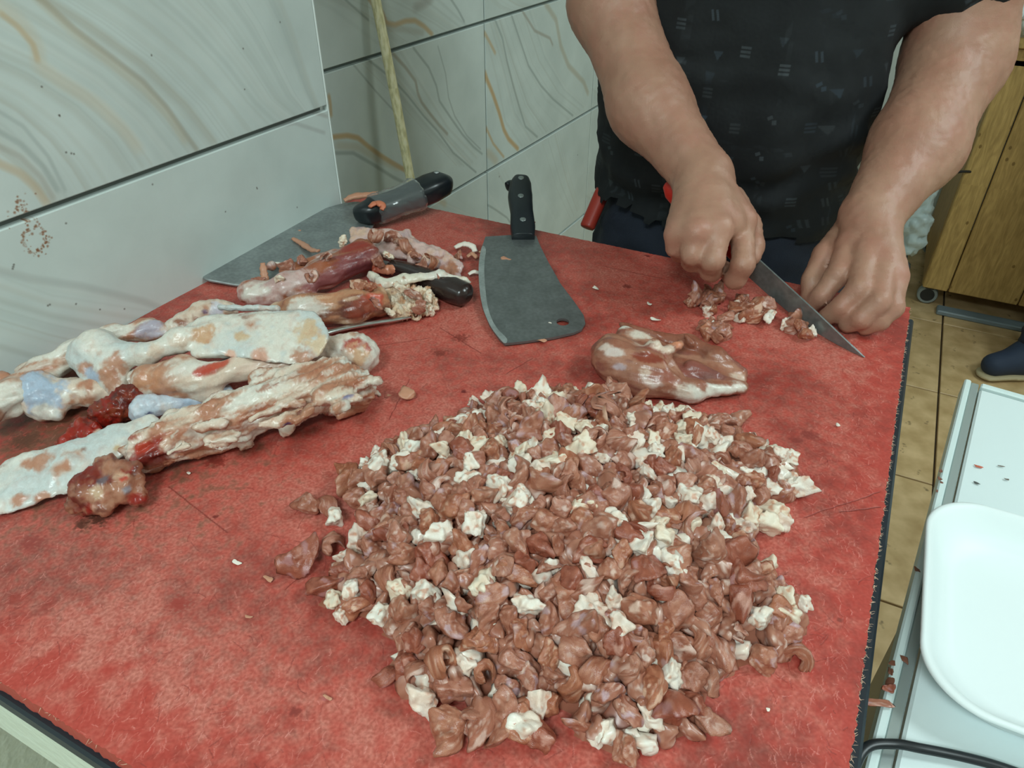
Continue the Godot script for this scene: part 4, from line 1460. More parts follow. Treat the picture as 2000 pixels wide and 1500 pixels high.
	# backbone
	var bb := [seg(285, 880, .022, 350, 850, .026, 36, 42, .012), seg(350, 850, .026, 450, 815, .028, 42, 46, .012), seg(450, 815, .028, 560, 780, .030, 46, 44, .012), seg(560, 780, .030, 660, 750, .032, 44, 40, .012), seg(660, 750, .032, 700, 755, .028, 38, 34, .012), seg(640, 790, .012, 700, 775, .014, 20, 14, .006), knob(560, 835, .010, 15, .006), knob(480, 865, .008, 14, .006), seg(500, 740, .044, 660, 715, .044, 14, 16, .008), seg(400, 870, .010, 440, 860, .010, 18, 20, .008), knob(705, 790, .01, 12, .005), seg(700, 765, .018, 738, 768, .008, 7, 4, .004), seg(660, 805, .009, 705, 790, .010, 12, 10, .005), knob(275, 890, .018, 26, .008), knob(300, 900, .01, 20, .006)]
	var rr := RandomNumberGenerator.new()
	rr.seed = 4
	for k in 26:
		var t := rr.randf()
		var cx := lerpf(320, 690, t)
		var cy := lerpf(860, 752, t) + rr.randfn(0, 24)
		bb.append(seg(cx, cy, .044, cx + rr.randf_range(20, 60), cy - rr.randf_range(4, 20), .043, rr.randf_range(6, 12), rr.randf_range(4, 9), .006))
	bone("backbone", "long stripped backbone with shreds of meat and fat beside the heap", bb, {"tan": -0.02, "brown": 0.36, "rough": 0.0026, "axis": along, "red": 0.78, "freq": 42.0, "third": lin(168, 104, 78), "spots": [[275, 890, .03, 26, blood], [300, 905, .02, 18, blood_dark], [262, 878, .03, 12, lin(190, 70, 52)], [683, 765, .055, 7, lin(120, 120, 160)], [563, 838, .02, 5, lin(60, 56, 120)], [690, 795, .02, 18, bone_white]]}, "bone", 0.0019)
	# vertebra chunk
	bone("vertebra_chunk", "reddish brown vertebra chunk with bloody edges in front of the backbone", [knob(215, 925, .022, 30), knob(175, 955, .020, 34), knob(240, 950, .020, 32), seg(140, 988, .010, 190, 985, .012, 14, 20), seg(255, 940, .018, 275, 975, .010, 20, 14), seg(200, 905, .026, 265, 915, .028, 14, 12, .006), knob(205, 990, .010, 16)], {"base": lin(142, 84, 66), "base2": lin(176, 124, 100), "second": lin(126, 44, 34), "third": lin(96, 44, 38), "tan": 0.06, "brown": 0.4, "rough": 0.0018, "freq": 34.0, "red": 0.55, "spots": [[240, 918, .045, 16, lin(222, 180, 152)], [235, 926, .046, 9, lin(200, 60, 40)], [256, 962, .03, 9, lin(150, 150, 160)], [195, 930, .045, 12, lin(110, 96, 104)], [140, 985, .02, 18, blood_dark], [180, 960, .045, 14, lin(206, 178, 150)], [265, 985, .015, 14, blood]]})
	# shank behind, towards the cleaver
	bone("shank_bone", "brown meaty shank bone with ragged red joint behind shoulder blade", [seg(540, 604, .022, 600, 606, .024, 14, 26), seg(600, 606, .024, 690, 598, .024, 30, 32), seg(690, 598, .024, 725, 590, .022, 32, 28), knob(735, 582, .022, 20), knob(715, 570, .026, 18), knob(742, 600, .014, 16), seg(575, 600, .030, 600, 604, .028, 18, 16)], {"base": lin(196, 142, 108), "base2": lin(226, 192, 164), "second": lin(170, 104, 76), "third": lin(122, 74, 62), "tan": 0.1, "brown": 0.4, "axis": (B(700, 590, 0) - B(560, 610, 0)).normalized(), "rough": 0.0014, "spots": [[580, 600, .035, 26, bone_white], [738, 580, .035, 18, lin(206, 96, 76)], [690, 615, .035, 18, lin(110, 66, 60)], [725, 605, .03, 20, lin(150, 74, 56)]]})
	bone("shoulder_cut", "bone with purple-red shiny muscle and membrane lying across the big blade", [knob(488, 568, .020, 20), seg(490, 575, .018, 560, 560, .020, 20, 24), seg(560, 560, .022, 640, 535, .024, 26, 24), seg(640, 535, .024, 720, 500, .024, 22, 24), seg(620, 530, .026, 705, 488, .030, 22, 20), seg(560, 530, .022, 650, 500, .028, 14, 12), seg(505, 585, .012, 600, 575, .014, 14, 18), knob(530, 520, .016, 10)], {"base": lin(206, 170, 166), "base2": lin(222, 204, 200), "second": lin(166, 104, 76), "third": lin(150, 90, 70), "tan": 0.12, "brown": 0.5, "axis": (B(720, 500, 0) - B(500, 575, 0)).normalized(), "rough": 0.0012, "spots": [[690, 510, .045, 36, lin(142, 70, 70)], [660, 540, .04, 34, lin(146, 82, 84)], [690, 478, .05, 18, lin(150, 60, 52)], [710, 530, .035, 22, lin(120, 62, 68)], [490, 565, .04, 18, bone_white], [625, 515, .045, 16, lin(164, 92, 60)]]}, "meat on bone")
	bone("pink_membrane", "pale pink sheet of membrane and meat behind the purple muscle", [seg(705, 464, .022, 770, 476, .022, 24, 27, .01, up, 4.0), seg(770, 476, .022, 840, 500, .018, 27, 24, .01, up, 4.0), seg(840, 500, .018, 888, 522, .012, 22, 18, .01, up, 3.4), seg(690, 450, .026, 760, 456, .028, 9, 8, .008, up, 2.0), seg(760, 456, .028, 850, 492, .024, 8, 7, .008, up, 2.0), seg(795, 455, .03, 805, 510, .02, 7, 8), seg(870, 505, .014, 895, 545, .008, 10, 8), seg(720, 488, .016, 790, 500, .014, 8, 7)], {"base": lin(222, 190, 184), "base2": lin(206, 176, 178), "second": lin(222, 186, 166), "third": lin(176, 110, 84), "tan": 0.18, "brown": 0.5, "rough": 0.0012, "freq": 30.0, "spots": [[870, 525, .02, 24, lin(178, 118, 92)], [800, 485, .03, 14, lin(214, 156, 124)]]}, "meat trimming")
	bone("white_tendon", "strip of white tendon draped across the trimmings toward the dark handle", [seg(725, 538, .022, 748, 555, .022, 9, 10, .006), seg(748, 555, .022, 790, 545, .026, 10, 12, .006, up, 1.8), seg(790, 545, .026, 860, 536, .030, 12, 9, .006, up, 1.8), seg(860, 536, .030, 905, 546, .028, 8, 5, .006), seg(905, 546, .028, 918, 552, .024, 4, 3, .004)], {"base": lin(234, 226, 210), "base2": bone_white, "tan": 0.3}, "meat trimming", 0.0018)
	bone("fat_trimming", "heap of cream fat trimmings beside the dark knife handle", [seg(765, 572, .012, 785, 605, .010, 20, 18, .006, up, 2.0), seg(800, 570, .012, 840, 590, .010, 18, 16, .006, up, 2.2), seg(790, 565, .016, 810, 590, .012, 10, 9, .004), seg(800, 600, .010, 840, 605, .008, 14, 10, .005), seg(835, 565, .014, 845, 600, .008, 9, 7, .004), seg(770, 615, .006, 820, 622, .005, 6, 4, .003), seg(785, 585, .016, 800, 612, .012, 7, 6, .003)], {"base": lin(230, 200, 170), "base2": lin(240, 228, 210), "second": lin(206, 156, 120), "tan": 0.15, "brown": 0.7, "rough": 0.0030, "freq": 60.0}, "fat", 0.0015)
	bone("red_trimming", "small orange-red meat trimming under the white tendon", [seg(735, 525, .014, 780, 528, .014, 9, 10, .005), seg(700, 560, .016, 740, 565, .018, 10, 12, .005), knob(715, 480, .030, 12)], {"base": lin(206, 110, 86), "base2": lin(214, 140, 110), "second": lin(170, 70, 52), "tan": 0.2, "rough": 0.0014, "freq": 40.0}, "meat trimming", 0.002)
	# shreds and chips
	var r := RandomNumberGenerator.new()
	r.seed = 909
	var tan_m := mat(srgb(196, 140, 112), 0.4)
	var fat_m := mat(srgb(238, 226, 212), 0.4)
	var strip := func(called: String, label: String, pix: Array, rp: float, m: Material):
		var keys := []
		for q in pix: keys.append(B(q[0], q[1], q[2]))
		var pts := spline(keys, 6)
		var rad := []
		for i in pts.size():
			var t := float(i) / (pts.size() - 1)
			var w: float = rp * depth_of(pts[i]) / FOCAL * (0.55 + 0.45 * sin(PI * clampf(t, 0.08, 0.92))) * (1.0 + 0.25 * ns(pts[i], 200.0))
			rad.append(Vector2(w, w * 0.6))
		solo(called, shifted(tube(pts, rad, 9), pts[0]), m, pts[0], label, "meat scrap")
	strip.call("meat_strip", "thin brown meat strip curling over the big blade", [[572, 466, .014], [590, 476, .012], [608, 488, .014], [622, 490, .018]], 7.0, tan_m)
	strip.call("meat_strip", "stubby upright meat strip standing on the big blade's tip half", [[513, 514, .030], [516, 535, .020], [520, 552, .012], [535, 558, .010]], 8.0, tan_m)
	strip.call("meat_strip", "meat strip draped behind the wrapped handle of the big blade", [[672, 392, .026], [690, 384, .030], [715, 381, .030], [738, 377, .034]], 9.0, tan_m)
	strip.call("meat_strip", "orange meat shred lying on the handle collar of the big blade", [[722, 404, .040], [735, 396, .042], [748, 402, .040], [745, 410, .036]], 8.0, mat(srgb(206, 120, 88), 0.4))
	strip.call("fat_curl", "white fat curl on the board between the trimmings and small cleaver", [[888, 484, .008], [905, 477, .011], [922, 481, .010], [928, 492, .006]], 8.0, fat_m)
	strip.call("meat_strip", "tan meat shred under the white fat curl by the small cleaver", [[912, 502, .006], [922, 496, .009], [932, 504, .006]], 6.0, tan_m)
	strip.call("fat_curl", "white fat scrap tucked under the small cleaver's cutting edge", [[915, 536, .005], [925, 531, .007], [936, 533, .005]], 6.0, fat_m)
	strip.call("fat_curl", "thin pale sliver lying over the small cleaver's shoulder", [[936, 492, .006], [950, 491, .008], [968, 490, .008]], 3.2, mat(srgb(214, 178, 140), 0.4))
	for s in [[580, 450, .012, 8, 5, "tan", "cream scrap resting alone on the big blade"], [537, 515, .012, 14, 8, "fat", "cream fat scrap at the edge of the meat on the big blade"], [990, 512, .009, 12, 9, "tan", "cream meat scrap lying on the small cleaver's blade"], [791, 771, .006, 13, 10, "tan", "lone cube of meat and fat between backbone and heap"], [760, 772, .003, 5, 3, "tan", "tiny tan crumb beside the lone meat cube"], [1164, 563, .003, 8, 4, "fat", "white fat chip on the board between cleaver and cut bits"], [1268, 594, .003, 5, 3, "fat", "tiny white fat crumb near the freshly cut bits"], [1280, 623, .003, 9, 3, "fat", "white fat sliver on the board above the steak"], [463, 1099, .002, 9, 3, "fat", "white fat sliver on the bare board left of the heap"], [525, 1130, .002, 10, 4, "tan", "pinkish scrap on the bare board left of the heap"], [640, 1363, .002, 14, 5, "tan", "pink smear of meat on the board below the heap"], [368, 923, .002, 5, 3, "fat", "white crumb on the board under the backbone"], [1636, 830, .002, 4, 3, "fat", "single white crumb on the board right of the heap"], [1500, 1385, .002, 4, 3, "fat", "small cream crumb on the board right of the heap's front"], [485, 1205, .002, 6, 3, "tan", "small pinkish crumb on the bare scuffed board"], [960, 1130, .08, 1, 1, "skip", ""], [1015, 566, .006, 4, 3, "fat", "tiny white speck on the small cleaver's blade"], [976, 556, .006, 4, 3, "red", "dark red speck on the small cleaver's blade"], [1063, 569, .006, 5, 4, "fat", "white fat speck at the middle of the small cleaver"], [1057, 664, .004, 7, 4, "tan", "cream scrap stuck at the small cleaver's front edge"], [958, 604, .005, 6, 5, "fat", "pale smear of fat high on the small cleaver's honed edge"], [967, 622, .0045, 9, 6, "fat", "pale smear of fat low on the small cleaver's honed edge"], [1074, 630, .006, 3, 2, "fat", "tiny white speck beside the small cleaver's hole"], [1039, 437, .018, 5, 5, "red", "orange-red scrap on the small cleaver's handle side"]]:
		if s[5] == "skip": continue
		var p := B(s[0], s[1], s[2])
		var u: float = depth_of(p) / FOCAL
		var m: Material = {"tan": tan_m, "fat": fat_m, "red": mat(srgb(150, 60, 44), 0.4)}[s[5]]
		var half := Vector3(s[3] * u, s[4] * u * 0.8, s[4] * u * 1.2)
		solo("meat_crumb", lump(r.randi() % 5000, half), m, Vector3(p.x, p.y, p.z), s[6], "meat scrap", "", Basis(Vector3.UP, r.randf_range(-0.4, 0.6)))

func build_shreds():                                # scraps of meat and fat lying about the trimmings
	var r := RandomNumberGenerator.new()
	r.seed = 1717
	for s in [[560, 522, .030, 3, 1.0], [590, 508, .034, 0, 0.8], [545, 545, .036, 2, 0.7], [615, 545, .048, 1, 0.9], [640, 500, .046, 3, 1.0], [668, 470, .044, 2, 0.7], [735, 470, .040, 1, 0.9], [765, 462, .034, 3, 1.1], [790, 478, .034, 1, 1.0], [812, 500, .030, 0, 0.8], [845, 505, .028, 3, 1.0], [870, 540, .026, 1, 0.9], [760, 500, .026, 2, 0.8], [742, 512, .026, 0, 0.9], [825, 520, .024, 3, 1.1], [780, 560, .028, 2, 0.9], [805, 575, .026, 3, 1.0], [838, 580, .020, 2, 0.8], [822, 605, .016, 1, 0.8], [765, 612, .014, 2, 0.6], [700, 555, .046, 3, 0.9], [725, 560, .044, 0, 0.8], [735, 595, .038, 1, 0.7], [895, 500, .012, 0, 0.7], [500, 548, .020, 3, 0.8]]:
		var k: int = s[3]
		var p := B(s[0], s[1], s[2])
		var m: Material = M.fat[1] if k == 2 else (M.meat[[2, 4, 5][r.randi() % 3]] if r.randf() < 0.6 else M.fat[2])
		var mesh: ArrayMesh = kinds[k][r.randi() % kinds[k].size()]
		solo(["meat_shred", "meat_shred", "fat_shred", "meat_shred"][k], mesh, m, p, ["chunky meat shred in the trimmings by the small cleaver", "curled meat shred in the trimmings by the small cleaver", "white fat shred in the trimmings by the small cleaver", "flat meat shred in the trimmings by the small cleaver"][k], "meat scrap" if k != 2 else "fat", "shreds among the trimmings", random_basis(r, 0.0085 * s[4]))

func build_steak():
	var up := Vector3(0, 1, 0)
	var prims := [seg(1200, 700, .020, 1290, 730, .020, 42, 40, .014), seg(1195, 690, .018, 1240, 745, .014, 34, 26, .014), seg(1222, 655, .028, 1285, 690, .024, 20, 24, .008), seg(1270, 752, .014, 1350, 764, .012, 22, 20, .012), seg(1350, 764, .012, 1448, 757, .010, 18, 13, .012), seg(1270, 660, .020, 1345, 672, .018, 16, 14, .010), seg(1345, 672, .018, 1400, 700, .018, 16, 18, .010), seg(1400, 700, .018, 1448, 728, .014, 19, 12, .010), seg(1290, 715, .010, 1420, 735, .010, 46, 30, .014, up, 3.0), seg(1330, 700, .012, 1400, 720, .012, 30, 24, .012, up, 2.4), seg(1350, 715, .018, 1395, 735, .016, 14, 12, .008), knob(1258, 690, .038, 12, .005), knob(1276, 675, .038, 14, .005), seg(1300, 690, .034, 1328, 672, .034, 13, 9, .005), seg(1288, 708, .026, 1312, 728, .020, 18, 16, .006), seg(1338, 655, .032, 1350, 672, .026, 5, 8, .005), seg(1215, 632, .034, 1280, 655, .026, 6, 7, .005), cut(B(1318, 706, .035), B(1345, 712, .035), .009, .010, .008)]
	var ax := (B(1450, 740, 0) - B(1200, 690, 0)).normalized()
	var w := bone_white
	bone("meat_steak", "whole boned slab of raw meat with white fat rim above the heap", prims, {"base": lin(164, 110, 90), "base2": lin(150, 92, 74), "second": lin(182, 130, 108), "third": lin(140, 82, 74), "tan": 0.16, "brown": 0.5, "axis": ax, "rough": 0.0010, "freq": 30.0, "mat": M.bone, "spots": [[1210, 632, .04, 9, w], [1245, 645, .035, 12, lin(226, 212, 200)], [1265, 668, .035, 14, lin(228, 214, 200)], [1262, 690, .05, 14, lin(146, 66, 50)], [1278, 676, .05, 15, lin(150, 70, 52)], [1298, 672, .04, 13, lin(236, 214, 198)], [1322, 664, .04, 11, lin(226, 150, 118)], [1193, 683, .045, 10, lin(226, 210, 204)], [1200, 718, .045, 9, lin(206, 190, 200)], [1268, 725, .045, 12, lin(228, 208, 194)], [1275, 740, .035, 10, lin(220, 198, 190)], [1300, 728, .03, 16, lin(158, 92, 76)], [1400, 775, .02, 22, w], [1360, 778, .02, 20, w], [1430, 768, .02, 16, w], [1330, 774, .02, 14, lin(222, 200, 186)], [1452, 758, .02, 12, w], [1445, 730, .03, 10, lin(222, 196, 180)], [1375, 730, .03, 20, lin(134, 84, 80)], [1345, 715, .03, 16, lin(150, 88, 78)], [1172, 672, .03, 8, lin(226, 206, 196)], [1180, 760, .01, 8, lin(230, 208, 196)]]}, "meat", 0.0020)

# ---------- knives ----------
func on_plane(x: float, y: float, o: Vector3, n: Vector3) -> Vector3:
	var d := ray(x, y)
	return EYE + d * ((o - EYE).dot(n) / d.dot(n))

func blade_frame(a: Vector3, b: Vector3, c: Vector3) -> Transform3D:   # plane through three points, z up out of it
	var xa := (b - a).normalized()
	var n := xa.cross(c - a).normalized()
	if n.y < 0: n = -n
	return Transform3D(Basis(xa, n.cross(xa), n), a)

func outline_on(t: Transform3D, pix: Array) -> PackedVector2Array:
	var o := PackedVector2Array()
	var inv := t.affine_inverse()
	for q in pix:
		var p := inv * on_plane(q[0], q[1], t.origin, t.basis.z)
		o.append(Vector2(p.x, p.y))
	return o

func smooth_outline(o: PackedVector2Array, per := 5) -> PackedVector2Array:
	var r := PackedVector2Array()
	var n := o.size()
	for i in n:
		for k in per:
			r.append(o[i].cubic_interpolate(o[(i + 1) % n], o[(i + n - 1) % n], o[(i + 2) % n], float(k) / per))
	return r

func steel(seed_: int, base := 0.55, rough := 0.36) -> StandardMaterial3D:
	var m := mat(Color(base, base * 1.02, base * 1.02), rough, 0.55)
	var by := noise_bytes(256, 256, 0.02, seed_)
	var sp := noise_bytes(256, 256, 0.12, seed_ + 1)
	var cv := PackedFloat32Array()
	cv.resize(256 * 256 * 3)
	for i in 256 * 256:
		var g := 205.0 + (by[i] - 128) * 0.14 + (sp[i] - 128) * 0.12
		cv[i * 3] = g
		cv[i * 3 + 1] = g + 3
		cv[i * 3 + 2] = g + 2
	m.albedo_texture = to_texture(256, 256, cv)
	m.uv1_triplanar = true
	m.uv1_scale = Vector3.ONE * 5.0
	return m

func build_knives():
	var black := mat(srgb(30, 36, 40), 0.32)
	# --- small cleaver ---
	var fr := blade_frame(px(1000, 466, TOP + .013), px(985, 672, TOP + .0035), px(1143, 632, TOP + .0035))
	var t := thing("small_cleaver", fr.origin, "small steel cleaver with black riveted handle and hanging hole", "cleaver")
	t.basis = fr.basis
	var ol := outline_on(fr, [[948, 464], [941, 485], [935, 520], [936, 560], [942, 600], [956, 636], [974, 662], [986, 673], [1030, 668], [1080, 661], [1120, 652], [1136, 645], [1143, 634], [1140, 618], [1122, 592], [1094, 555], [1070, 512], [1055, 482], [1047, 462], [995, 461]])
	var cs := CSGPolygon3D.new()
	cs.name = "blade"
	cs.polygon = ol
	cs.mode = CSGPolygon3D.MODE_DEPTH
	cs.depth = 0.003
	cs.material = steel(40, 0.56, 0.36)
	t.add_child(cs)
	cs.position = Vector3(0, 0, 0.0015)
	var hole := CSGCylinder3D.new()
	hole.name = "hanging_hole"
	hole.operation = CSGShape3D.OPERATION_SUBTRACTION
	hole.radius = 0.0072
	hole.height = 0.02
	hole.sides = 40
	hole.material = cs.material
	cs.add_child(hole)
	var hp := outline_on(fr, [[1099, 631]])[0]
	hole.position = Vector3(hp.x, hp.y, -0.0015)
	hole.rotation = Vector3(PI / 2, 0, 0)
	# honed edge, a narrow brighter band of bare steel
	var edge := outline_on(fr, [[941, 485], [935, 520], [936, 560], [942, 600], [956, 636], [974, 662], [986, 673], [990, 664], [968, 640], [954, 606], [948, 565], [946, 522], [949, 490]])
	part(t, "honed_edge", plate(smooth_outline(edge, 4), 0.0006, 0.0001), steel(44, 0.8, 0.28), Vector3(0, 0, 0.0017))
	var inv := fr.affine_inverse()
	var keys := [inv * px(1022, 468, TOP + .014), inv * px(1021, 445, TOP + .022), inv * px(1019, 415, TOP + .033), inv * px(1016, 385, TOP + .042), inv * px(1017, 362, TOP + .049), inv * px(1019, 351, TOP + .052)]
	var pts := spline(keys, 6)
	var prof := [0.0150, 0.0170, 0.0155, 0.0172, 0.0150, 0.0095]
	var rad := []
	for i in pts.size():
		var f := clampf(float(i) / 6.0, 0.0, 4.999)
		var w := lerpf(prof[int(f)], prof[int(f) + 1], f - int(f))
		rad.append(Vector2(w, 0.0105 if i < pts.size() - 2 else 0.007))
	part(t, "handle", tube(pts, rad, 24, 3.2, Vector3.BACK), black)
	var hk := spline([inv * px(1010, 362, TOP + .046), inv * px(998, 361, TOP + .044), inv * px(990, 365, TOP + .042)], 4)
	var hr := []
	for i in hk.size(): hr.append(Vector2(lerpf(0.008, 0.004, float(i) / hk.size()), 0.007))
	part(t, "finger_hook", tube(hk, hr, 12, 2.4, Vector3.BACK), black)
	for k in [[1018, 357, .052], [1018, 391, .043], [1019, 431, .032]]:
		var c := inv * px(k[0], k[1], TOP + k[2])
		var dir := (pts[20] - pts[12]).normalized()
		var nrm := (Vector3.BACK - dir * dir.dot(Vector3.BACK)).normalized()
		# sit the rivet on the handle's upper face
		var base := c
		var best := 1e9
		for p in pts:
			if p.distance_to(c) < best:
				best = p.distance_to(c)
				base = p
		part(t, "rivet", tube(PackedVector3Array([base + nrm * 0.0095, base + nrm * 0.0108, base + nrm * 0.0111]), [0.0042, 0.0042, 0.0034], 18, 2.0, dir), mat(srgb(160, 168, 168), 0.35, 0.8))
	# --- big curved blade lying against the pier ---
	var fb := blade_frame(px(420, 545, TOP + .006), px(690, 470, TOP + .006), px(600, 420, TOP + .014))
	var big := thing("butcher_blade", fb.origin, "large curved butcher's mincing blade with plastic-wrapped black handle by the wall", "butcher knife")
	big.basis = fb.basis
	var bo := smooth_outline(outline_on(fb, [[396, 532], [440, 500], [500, 466], [560, 438], [620, 414], [665, 400], [700, 396], [728, 405], [732, 437], [700, 472], [640, 512], [560, 546], [482, 559], [430, 553], [400, 546]]), 5)
	part(big, "blade", plate(bo, 0.004, 0.0012), steel(50, 0.72, 0.4))
	var ib := fb.affine_inverse()
	var bk := spline([ib * px(702, 414, TOP + .022), ib * px(722, 412, TOP + .026), ib * px(745, 405, TOP + .028), ib * px(780, 392, TOP + .032), ib * px(812, 380, TOP + .036), ib * px(840, 368, TOP + .040), ib * px(862, 358, TOP + .042), ib * px(872, 353, TOP + .042)], 6)
	var bp := [0.014, 0.0205, 0.0195, 0.0185, 0.0215, 0.0225, 0.0205, 0.010]
	var br := []
	for i in bk.size():
		var f := clampf(float(i) / 6.0, 0.0, 6.999)
		var w := lerpf(bp[int(f)], bp[int(f) + 1], f - int(f))
		br.append(Vector2(w, w * 0.8))
	part(big, "handle", tube(bk, br, 24, 2.8, Vector3.BACK), mat(srgb(24, 30, 34), 0.3))
	var rv := ib * px(829, 352, TOP + .052)
	part(big, "rivet", tube(PackedVector3Array([bk[34] + Vector3(0, 0.004, 0.0165), bk[34] + Vector3(0, 0.004, 0.0186)]), [0.0042, 0.0036], 16, 2.0, Vector3.RIGHT), mat(srgb(180, 186, 186), 0.35, 0.8))
	var film := mat(Color(0.86, 0.9, 0.9, 0.10), 0.12)
	film.transparency = BaseMaterial3D.TRANSPARENCY_ALPHA
	var wv := PackedVector3Array()
	var wi := PackedInt32Array()
	var rings := 40
	var wr := PackedVector3Array()
	for k in range(9, 26): wr.append(bk[k])
	var wrad := []
	for k in range(9, 26): wrad.append((br[k] as Vector2) * 1.10 + Vector2.ONE * 0.001)
	var wm := tube(wr, wrad, 40, 2.4, Vector3.BACK)
	var wa := wm.surface_get_arrays(0)
	wv = wa[Mesh.ARRAY_VERTEX]
	wi = wa[Mesh.ARRAY_INDEX]
	var wn: PackedVector3Array = wa[Mesh.ARRAY_NORMAL]
	for i in wv.size(): wv[i] += wn[i] * (absf(ns(wv[i] * Vector3(1, 1, 1), 130.0)) * 0.0035)
	part(big, "plastic_wrap", arrays_mesh(wv, vertex_normals(wv, wi), wi), film)
	# --- dark handled knife under the trimmings ---
	var dh := spline([B(765, 522, .012), B(800, 532, .014), B(850, 552, .016), B(885, 566, .0165), B(908, 576, .016), B(917, 580, .0155)], 6)
	var dr := []
	for i in dh.size():
		var f := clampf(float(i) / 6.0, 0.0, 4.999)
		var pr := [0.010, 0.0125, 0.0145, 0.0168, 0.0145, 0.006]
		var w := lerpf(pr[int(f)], pr[int(f) + 1], f - int(f))
		dr.append(Vector2(w, w * 0.9))
	var dk := thing("boning_knife", B(885, 566, 0), "dark brown knife handle poking out from under the trimmings", "knife")
	part(dk, "handle", shifted(tube(dh, dr, 20, 2.2), dk.position), mat(srgb(46, 34, 32), 0.22))
	var dd := (dh[0] - dh[6]).normalized()
	var ds := dd.cross(Vector3.UP).normalized()
	part(dk, "blade", plate(PackedVector2Array([Vector2(0, -0.009), Vector2(0.07, -0.008), Vector2(0.10, 0.004), Vector2(0.08, 0.009), Vector2(0, 0.010)]), 0.002, 0.0005), steel(55), dh[0] - dk.position, Basis(dd, ds, dd.cross(ds)))
	# --- slim steel beside the shank ---
	var sk := spline([B(520, 690, .010), B(600, 662, .010), B(660, 644, .009), B(720, 632, .008), B(770, 625, .008), B(802, 619, .007)], 6)
	var sr := []
	for i in sk.size(): sr.append(Vector2(lerpf(0.0048, 0.0018, float(i) / sk.size()), lerpf(0.0036, 0.0015, float(i) / sk.size())))
	var st := thing("sharpening_steel", sk[12], "slim shiny steel rod poking out from under the shoulder blade", "sharpening steel")
	part(st, "rod", shifted(tube(sk, sr, 14), sk[12]), mat(Color(0.8, 0.82, 0.82), 0.22, 0.95))
	var sd := (sk[0] - sk[3]).normalized()
	part(st, "handle", shifted(tube(PackedVector3Array([sk[0] - sd * 0.004, sk[0] + sd * 0.01, sk[0] + sd * 0.05, sk[0] + sd * 0.06]), [0.006, 0.009, 0.009, 0.005], 14), sk[12]), black)
	# --- broom stick leaning in the nook ---
	var top := wall_stick(722, -60, 0.012)
	var low := wall_stick(803, 352, 0.05)
	var bot := low + (low - top).normalized() * ((low.y - 0.002) / ((top - low).normalized().y))
	var stick := PackedVector3Array()
	var rr := []
	for i in 13:
		var p := top.lerp(bot, i / 12.0)
		stick.append(p + Vector3(ns(p, 3.0), 0, ns(p + Vector3(9, 0, 0), 3.0)) * 0.004)
		rr.append(0.0085)
	var sm := mat(srgb(250, 242, 206), 0.5)
	var by := noise_bytes(128, 128, 0.05, 77)
	var cvs := PackedFloat32Array()
	cvs.resize(128 * 128 * 3)
	for i in 128 * 128:
		var g := (by[i] - 128) * 0.5
		cvs[i * 3] = 244 + g
		cvs[i * 3 + 1] = 242 + g
		cvs[i * 3 + 2] = 226 + g * 1.3
	sm.albedo_texture = to_texture(128, 128, cvs)
	sm.uv1_triplanar = true
	sm.uv1_scale = Vector3(20, 5, 20)
	var bot_o := stick[12]
	solo("broom_stick", shifted(tube(stick, rr, 14, 2.0, Vector3.BACK), bot_o), sm, bot_o, "pale yellow wooden stick leaning upright against the marbled tiles", "stick")

func wall_stick(x: float, y: float, off: float) -> Vector3:      # where the pixel's ray comes within off of the wall set back
	var d := ray(x, y)
	var n := wall_b.z
	return EYE + d * ((WALL_SET + off - EYE.dot(n)) / d.dot(n))

# ---------- the man at the bench ----------
func hand_z(x: float, y: float, h: float) -> Vector3:            # from a close look at the region that starts at (1250, 300)
	return px(1250.0 + x * 0.275, 300.0 + y * 0.275, TOP + h)

func finger(pts: Array, r0: float, r1: float, k := 0.004) -> Array:
	var o := []
	for i in pts.size() - 1:
		o.append(cap(pts[i], pts[i + 1], lerpf(r0, r1, float(i) / (pts.size() - 1)), lerpf(r0, r1, float(i + 1) / (pts.size() - 1)), k))
	return o

func cloth_bump(m: StandardMaterial3D, scale: float, h: float, seed_: int):
	var by := noise_bytes(256, 256, 0.25, seed_)
	m.heightmap_enabled = true
	m.heightmap_texture = ImageTexture.create_from_image(Image.create_from_data(256, 256, false, Image.FORMAT_L8, by))
	m.heightmap_scale = h
	m.uv1_triplanar = true
	m.uv1_scale = Vector3.ONE * scale

func trimmed(nets: Array, low: Callable) -> Array:               # drop what lies below a ragged hem
	var v: PackedVector3Array = nets[0]
	var idx: PackedInt32Array = nets[1]
	var out := PackedInt32Array()
	for i in range(0, idx.size(), 3):
		var keep := false
		for e in 3:
			var p := v[idx[i + e]]
			if p.y > (low.call(p) as float): keep = true
		if keep: out.append_array([idx[i], idx[i + 1], idx[i + 2]])
	return [v, out]

